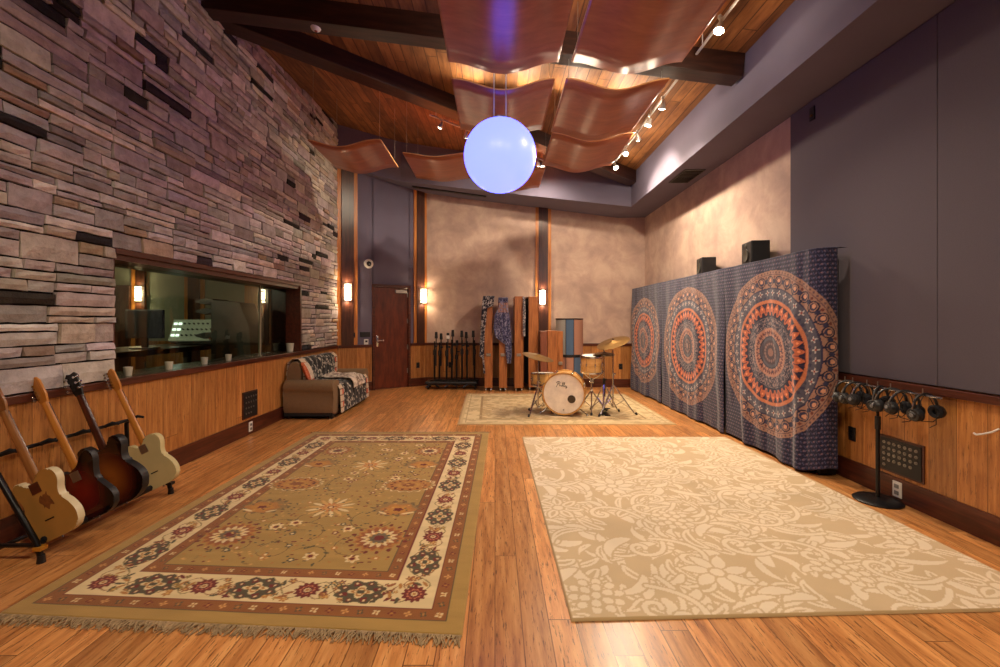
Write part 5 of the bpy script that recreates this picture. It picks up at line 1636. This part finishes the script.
def topdrum(name, label, loc, r, h, tilt, axis_rz, legs):
    t = thing(name, label, 'drum', loc); t.rotation_euler = (0, 0, axis_rz)
    T = Matrix.Translation((0, 0, 0)) @ Matrix.Rotation(tilt, 4, 'X')
    def lt(prof, mat, nm, close=False):
        b = B(); b.lathe(prof, 44, M=T, close=close); return b.build(nm, mat, t, True)
    lt([(r - .01, -h / 2), (r, -h / 2), (r, h / 2), (r - .01, h / 2)], 'shellv', 'shell', True)
    for z in (-h / 2 - .004, h / 2 + .004): lt([(r - .012, z - .012), (r + .01, z - .012), (r + .01, z + .012), (r - .012, z + .012)], 'chrome', 'rim', True)
    lt([(0, h / 2 + .002), (r - .004, h / 2 + .002), (r - .004, h / 2 + .008), (0, h / 2 + .008)], 'headw', 'batter_head')
    lt([(0, -h / 2 - .002), (r - .004, -h / 2 - .002), (r - .004, -h / 2 - .008), (0, -h / 2 - .008)], 'headw', 'lower_head')
    for k in range(8):
        a = k * PI / 4 + .2
        b = B(); x, y = (r + .010) * math.cos(a), (r + .010) * math.sin(a)
        b.tube([T @ Vector((x, y, -h / 2 - .015)), T @ Vector((x, y, h / 2 + .015))], .003, 6)
        b.box((0, 0, 0), (.018, .018, .05), M=T @ Matrix.Translation((x, y, 0)) @ Matrix.Rotation(a, 4, 'Z'), bevel=.004); b.build('tension_lug', 'chrome', t, True)
    return t, T
def tripod(t, zc, zf, spread, n=3, a0=.3, rad=.010, dz=0.0, foot='rubber_foot'):
    """legs of a stand, from collar height zc down to the floor height zf (local)"""
    for k in range(n):
        a = a0 + k * 2 * PI / n
        x, y = spread * math.cos(a), spread * math.sin(a)
        b = B(); b.tube([(0.012 * math.cos(a), .012 * math.sin(a), zc), (x * .9, y * .9, zf + .03), (x, y, zf + .014)], [rad, rad, rad * .9], 8)
        b.tube([(x * .5, y * .5, zc + (zf - zc) * .50), (0.0, 0.0, zf + (zc - zf) * .22)], rad * .6, 6); g = b.build('leg', 'chrome', t, True)
        b = B(); b.cyl((x * .97, y * .97, zf + .032), (x * 1.05, y * 1.05, zf), .018, .014, 12); b.build(foot, 'black', g, True)
# snare on a low stand
t, T = topdrum('snare_drum', 'honey maple snare drum with white head, left of the bass drum', (.745, 6.86, .50), .178, .165, math.radians(-4), .2, 0)
b = B(); b.tube([(0, 0, -.34), (0, 0, -.14)], .012, 8)
for k in range(3):
    a = .5 + k * 2 * PI / 3; b.tube([(0, 0, -.16), (.16 * math.cos(a), .16 * math.sin(a), -.115), (.195 * math.cos(a), .195 * math.sin(a), -.07)], .008, 6)
b.build('basket', 'chrome', t, True)
tripod(t, -.24, RZ - .50, .21, a0=.9)
# tom on a chrome stand
t, T = topdrum('tom_drum', 'honey maple tom drum on a chrome stand above the bass drum right side', (1.475, 6.72, .745), .158, .235, math.radians(5), -.1, 0)
b = B(); b.tube([(0, 0, -.48), (0, 0, -.22)], .013, 8)
for k in range(3):
    a = .2 + k * 2 * PI / 3; b.tube([(0, 0, -.24), (.09 * math.cos(a), .09 * math.sin(a), -.20), (.165 * math.cos(a), .165 * math.sin(a), -.15), (.18 * math.cos(a), .18 * math.sin(a), -.10)], .009, 6)
b.cyl((-.03, 0, -.27), (.03, 0, -.27), .025, seg=14); b.cyl((0, -.02, -.40), (0, .04, -.40), .02, seg=12)
b.build('basket', 'chrome', t, True)
tripod(t, -.42, RZ - .745, .25, a0=.4, rad=.011)
def cymbal(b, c, r, T, bell=.2):
    M = Matrix.Translation(c) @ T
    b.lathe([(.006, .030 * r / .25), (bell * r * .5, .028 * r / .25), (bell * r, .012), (r * .6, .004), (r, -.012), (r, -.0145), (r * .6, .001), (bell * r, .009), (.006, .022)], 48, M=M, close=True)
def cymstand(name, label, loc, h, r, tilt, trz, spread, a0, legs=3, second=None):
    t = thing(name, label, 'cymbal stand', loc, 0, 'cymbal stands of the drum kit')
    b = B(); b.tube([(0, 0, .10), (0, 0, h * .55)], .013, 10); b.tube([(0, 0, h * .55), (0, 0, h - .01)], .009, 8); b.build('pole', 'chrome', t, True)
    b = B(); b.cyl((0, 0, h * .55 - .03), (0, 0, h * .55 + .02), .019, seg=12); b.box((.025, 0, h * .55), (.03, .012, .03), bevel=.003); b.build('height_clamp', 'chrome' if name != 'hi_hat' else 'black', t, True)
    tripod(t, .42, 0.0, spread, legs, a0)
    T = Matrix.Rotation(trz, 4, 'Y') @ Matrix.Rotation(tilt, 4, 'X')
    b = B(); cymbal(b, (0, 0, h), r, T); cy = b.build('cymbal', 'brass', t, True)
    b = B(); b.cyl((0, 0, h - .02), (0, 0, h + .06), .006, seg=8); b.cyl((0, 0, h + .025), (0, 0, h + .045), .013, seg=12); b.build('wing_nut', 'chrome', t, True)
    if second:
        b = B(); cymbal(b, (0, 0, h - .045), r, T @ Matrix.Rotation(PI, 4, 'X')); b.build('cymbal', 'brass', t, True)
    return t
cymstand('crash_cymbal', 'bronze crash cymbal on a chrome stand left of the snare', (.645, 6.58, RZ), .86, .24, math.radians(8), math.radians(13), .26, -2.2)
cymstand('ride_cymbal', 'tilted bronze ride cymbal on the tallest chrome stand', (1.775, 6.62, RZ), 1.07, .25, math.radians(11), math.radians(-20), .33, -.35)
hh = cymstand('hi_hat', 'pair of thin hi-hat cymbals on a stand between tom and ride', (1.66, 6.70, RZ), .90, .165, 0.0, 0.0, .24, -1.9, second=True)
b = B(); b.cyl((0, 0, .24), (0, 0, .47), .022, seg=12); b.build('black_sleeve', 'black', hh, True)
b = B(); b.box((0, 0, 0), (.08, .26, .012), M=Matrix.Translation((-.01, -.13, .07)) @ Matrix.Rotation(-.3, 4, 'X'), bevel=.004); b.bx(-.05, .03, -.27, .02, 0, .012); b.build('foot_pedal', 'blackm', hh)
t = thing('bass_drum_pedal', 'chrome and black bass drum pedal behind the drum', 'drum pedal', (1.08, 6.93, RZ + .0), -.2)
b = B(); b.box((0, 0, 0), (.08, .27, .014), M=Matrix.Translation((0, .09, .07)) @ Matrix.Rotation(.35, 4, 'X'), bevel=.004); b.bx(-.05, .05, -.05, .24, 0, .012); b.build('footboard', 'blackm', t)
b = B(); b.tube([(-.05, -.03, 0.01), (-.05, -.03, .2)], .008); b.tube([(.05, -.03, 0.01), (.05, -.03, .2)], .008); b.tube([(-.06, -.03, .2), (.06, -.03, .2)], .008); b.tube([(0, -.03, .2), (0, .02, .34)], .005); b.build('frame', 'chrome', t, True)
b = B(); b.ball((0, .024, .35), .03); b.build('beater', 'white', t, True)

# ------------------------------------------------------------------ headphone stand
hs_ = thing('headphone_stand', 'black straight stand with crossbar and round base by the right wall', 'stand', (2.975, 3.42, 0))
b = B(); b.lathe([(0, 0), (.155, 0), (.158, .010), (.14, .022), (.03, .034), (0, .036)], 48); b.build('round_base', 'blackm', hs_, True)
b = B(); b.tube([(0, 0, .03), (0, 0, .62)], .0135, 12); b.tube([(0, 0, .62), (0, 0, .885)], .010, 12); b.build('pole', 'blackm', hs_, True)
b = B(); b.cyl((0, 0, .56), (0, 0, .66), .019, seg=14); b.build('clutch', 'black', hs_, True)
b = B(); b.tube([(.0, .40, .885), (0, -.50, .885)], .008, 8); b.build('crossbar', 'chrome', hs_, True)
for y in (.37, .28, .2, .06, -.04, -.15, -.40):
    b = B(); b.tube([(0, y + .04, .887), (0, y + .04, .93)], .004, 6); b.build('peg', 'steel', hs_)
def headphones():
    t = thing('headphones', 'x', 'headphones', (0, 0, 0), 0, 'black headphones hung along the crossbar')
    b = B()
    pts = [(.078 * math.sin(a), 0, -.075 + .085 * math.cos(a)) for a in [(-2.0 + 4.0 * k / 18) for k in range(19)]]
    b.tube(pts, .008, 8); b.build('headband', 'black', t, True)
    for s in (-1, 1):
        M = Matrix.Translation((s * .076, 0, -.125)) @ Matrix.Rotation(s * PI / 2, 4, 'Y')
        b = B(); b.lathe([(0, .028), (.022, .028), (.026, .022), (.040, .020), (.046, .008), (.046, -.004), (0, -.004)], 28, M=M); c = b.build('ear_cup', 'black', t, True)
        b = B(); b.lathe([(0, .030), (.012, .031), (.014, .028), (0, .028)], 16, M=M); b.build('cup_badge', 'grey', c, True)
        b = B(); b.lathe([(.018, -.004), (.045, -.004), (.047, -.016), (.036, -.026), (.018, -.02)], 28, M=M, close=True); b.build('ear_pad', 'blackf', t, True)
        b = B(); b.tube([(s * .078, 0, -.04), (s * .092, 0, -.08), (s * .088, 0, -.12)], .004, 6); b.build('yoke', 'steel', t, True)
    b = B(); b.tube([(.076, .0, -.17), (.06, .02, -.20), (.0, .035, -.19), (-.03, .03, -.12), (-.01, .012, -.03), (.01, .0, .014), (.02, -.02, -.03), (.04, -.03, -.11), (.02, -.035, -.20), (-.02, -.03, -.215)], .0028, 6); b.build('cable', 'black', t, True)
    return t
hp = headphones()
where = ['closest to the tapestry', 'second from the tapestry', 'third from the tapestry', 'nearest the stand pole', 'third from the near bar end', 'second from the near bar end', 'at the near end of the bar']
for k, y in enumerate((.30, .21, .12, -.02, -.12, -.24, -.37)):
    o = hp if k == 0 else copy_tree(hp)
    o.location = (2.975, 3.42 + y, .885 - .0); o.rotation_euler = (.0, .12 * ((k % 3) - 1), -.5 + .28 * (k % 4)); o.scale = (1.08, 1.08, 1.0)
    o['label'] = 'black headphones hanging on the crossbar, ' + where[k]
t = None
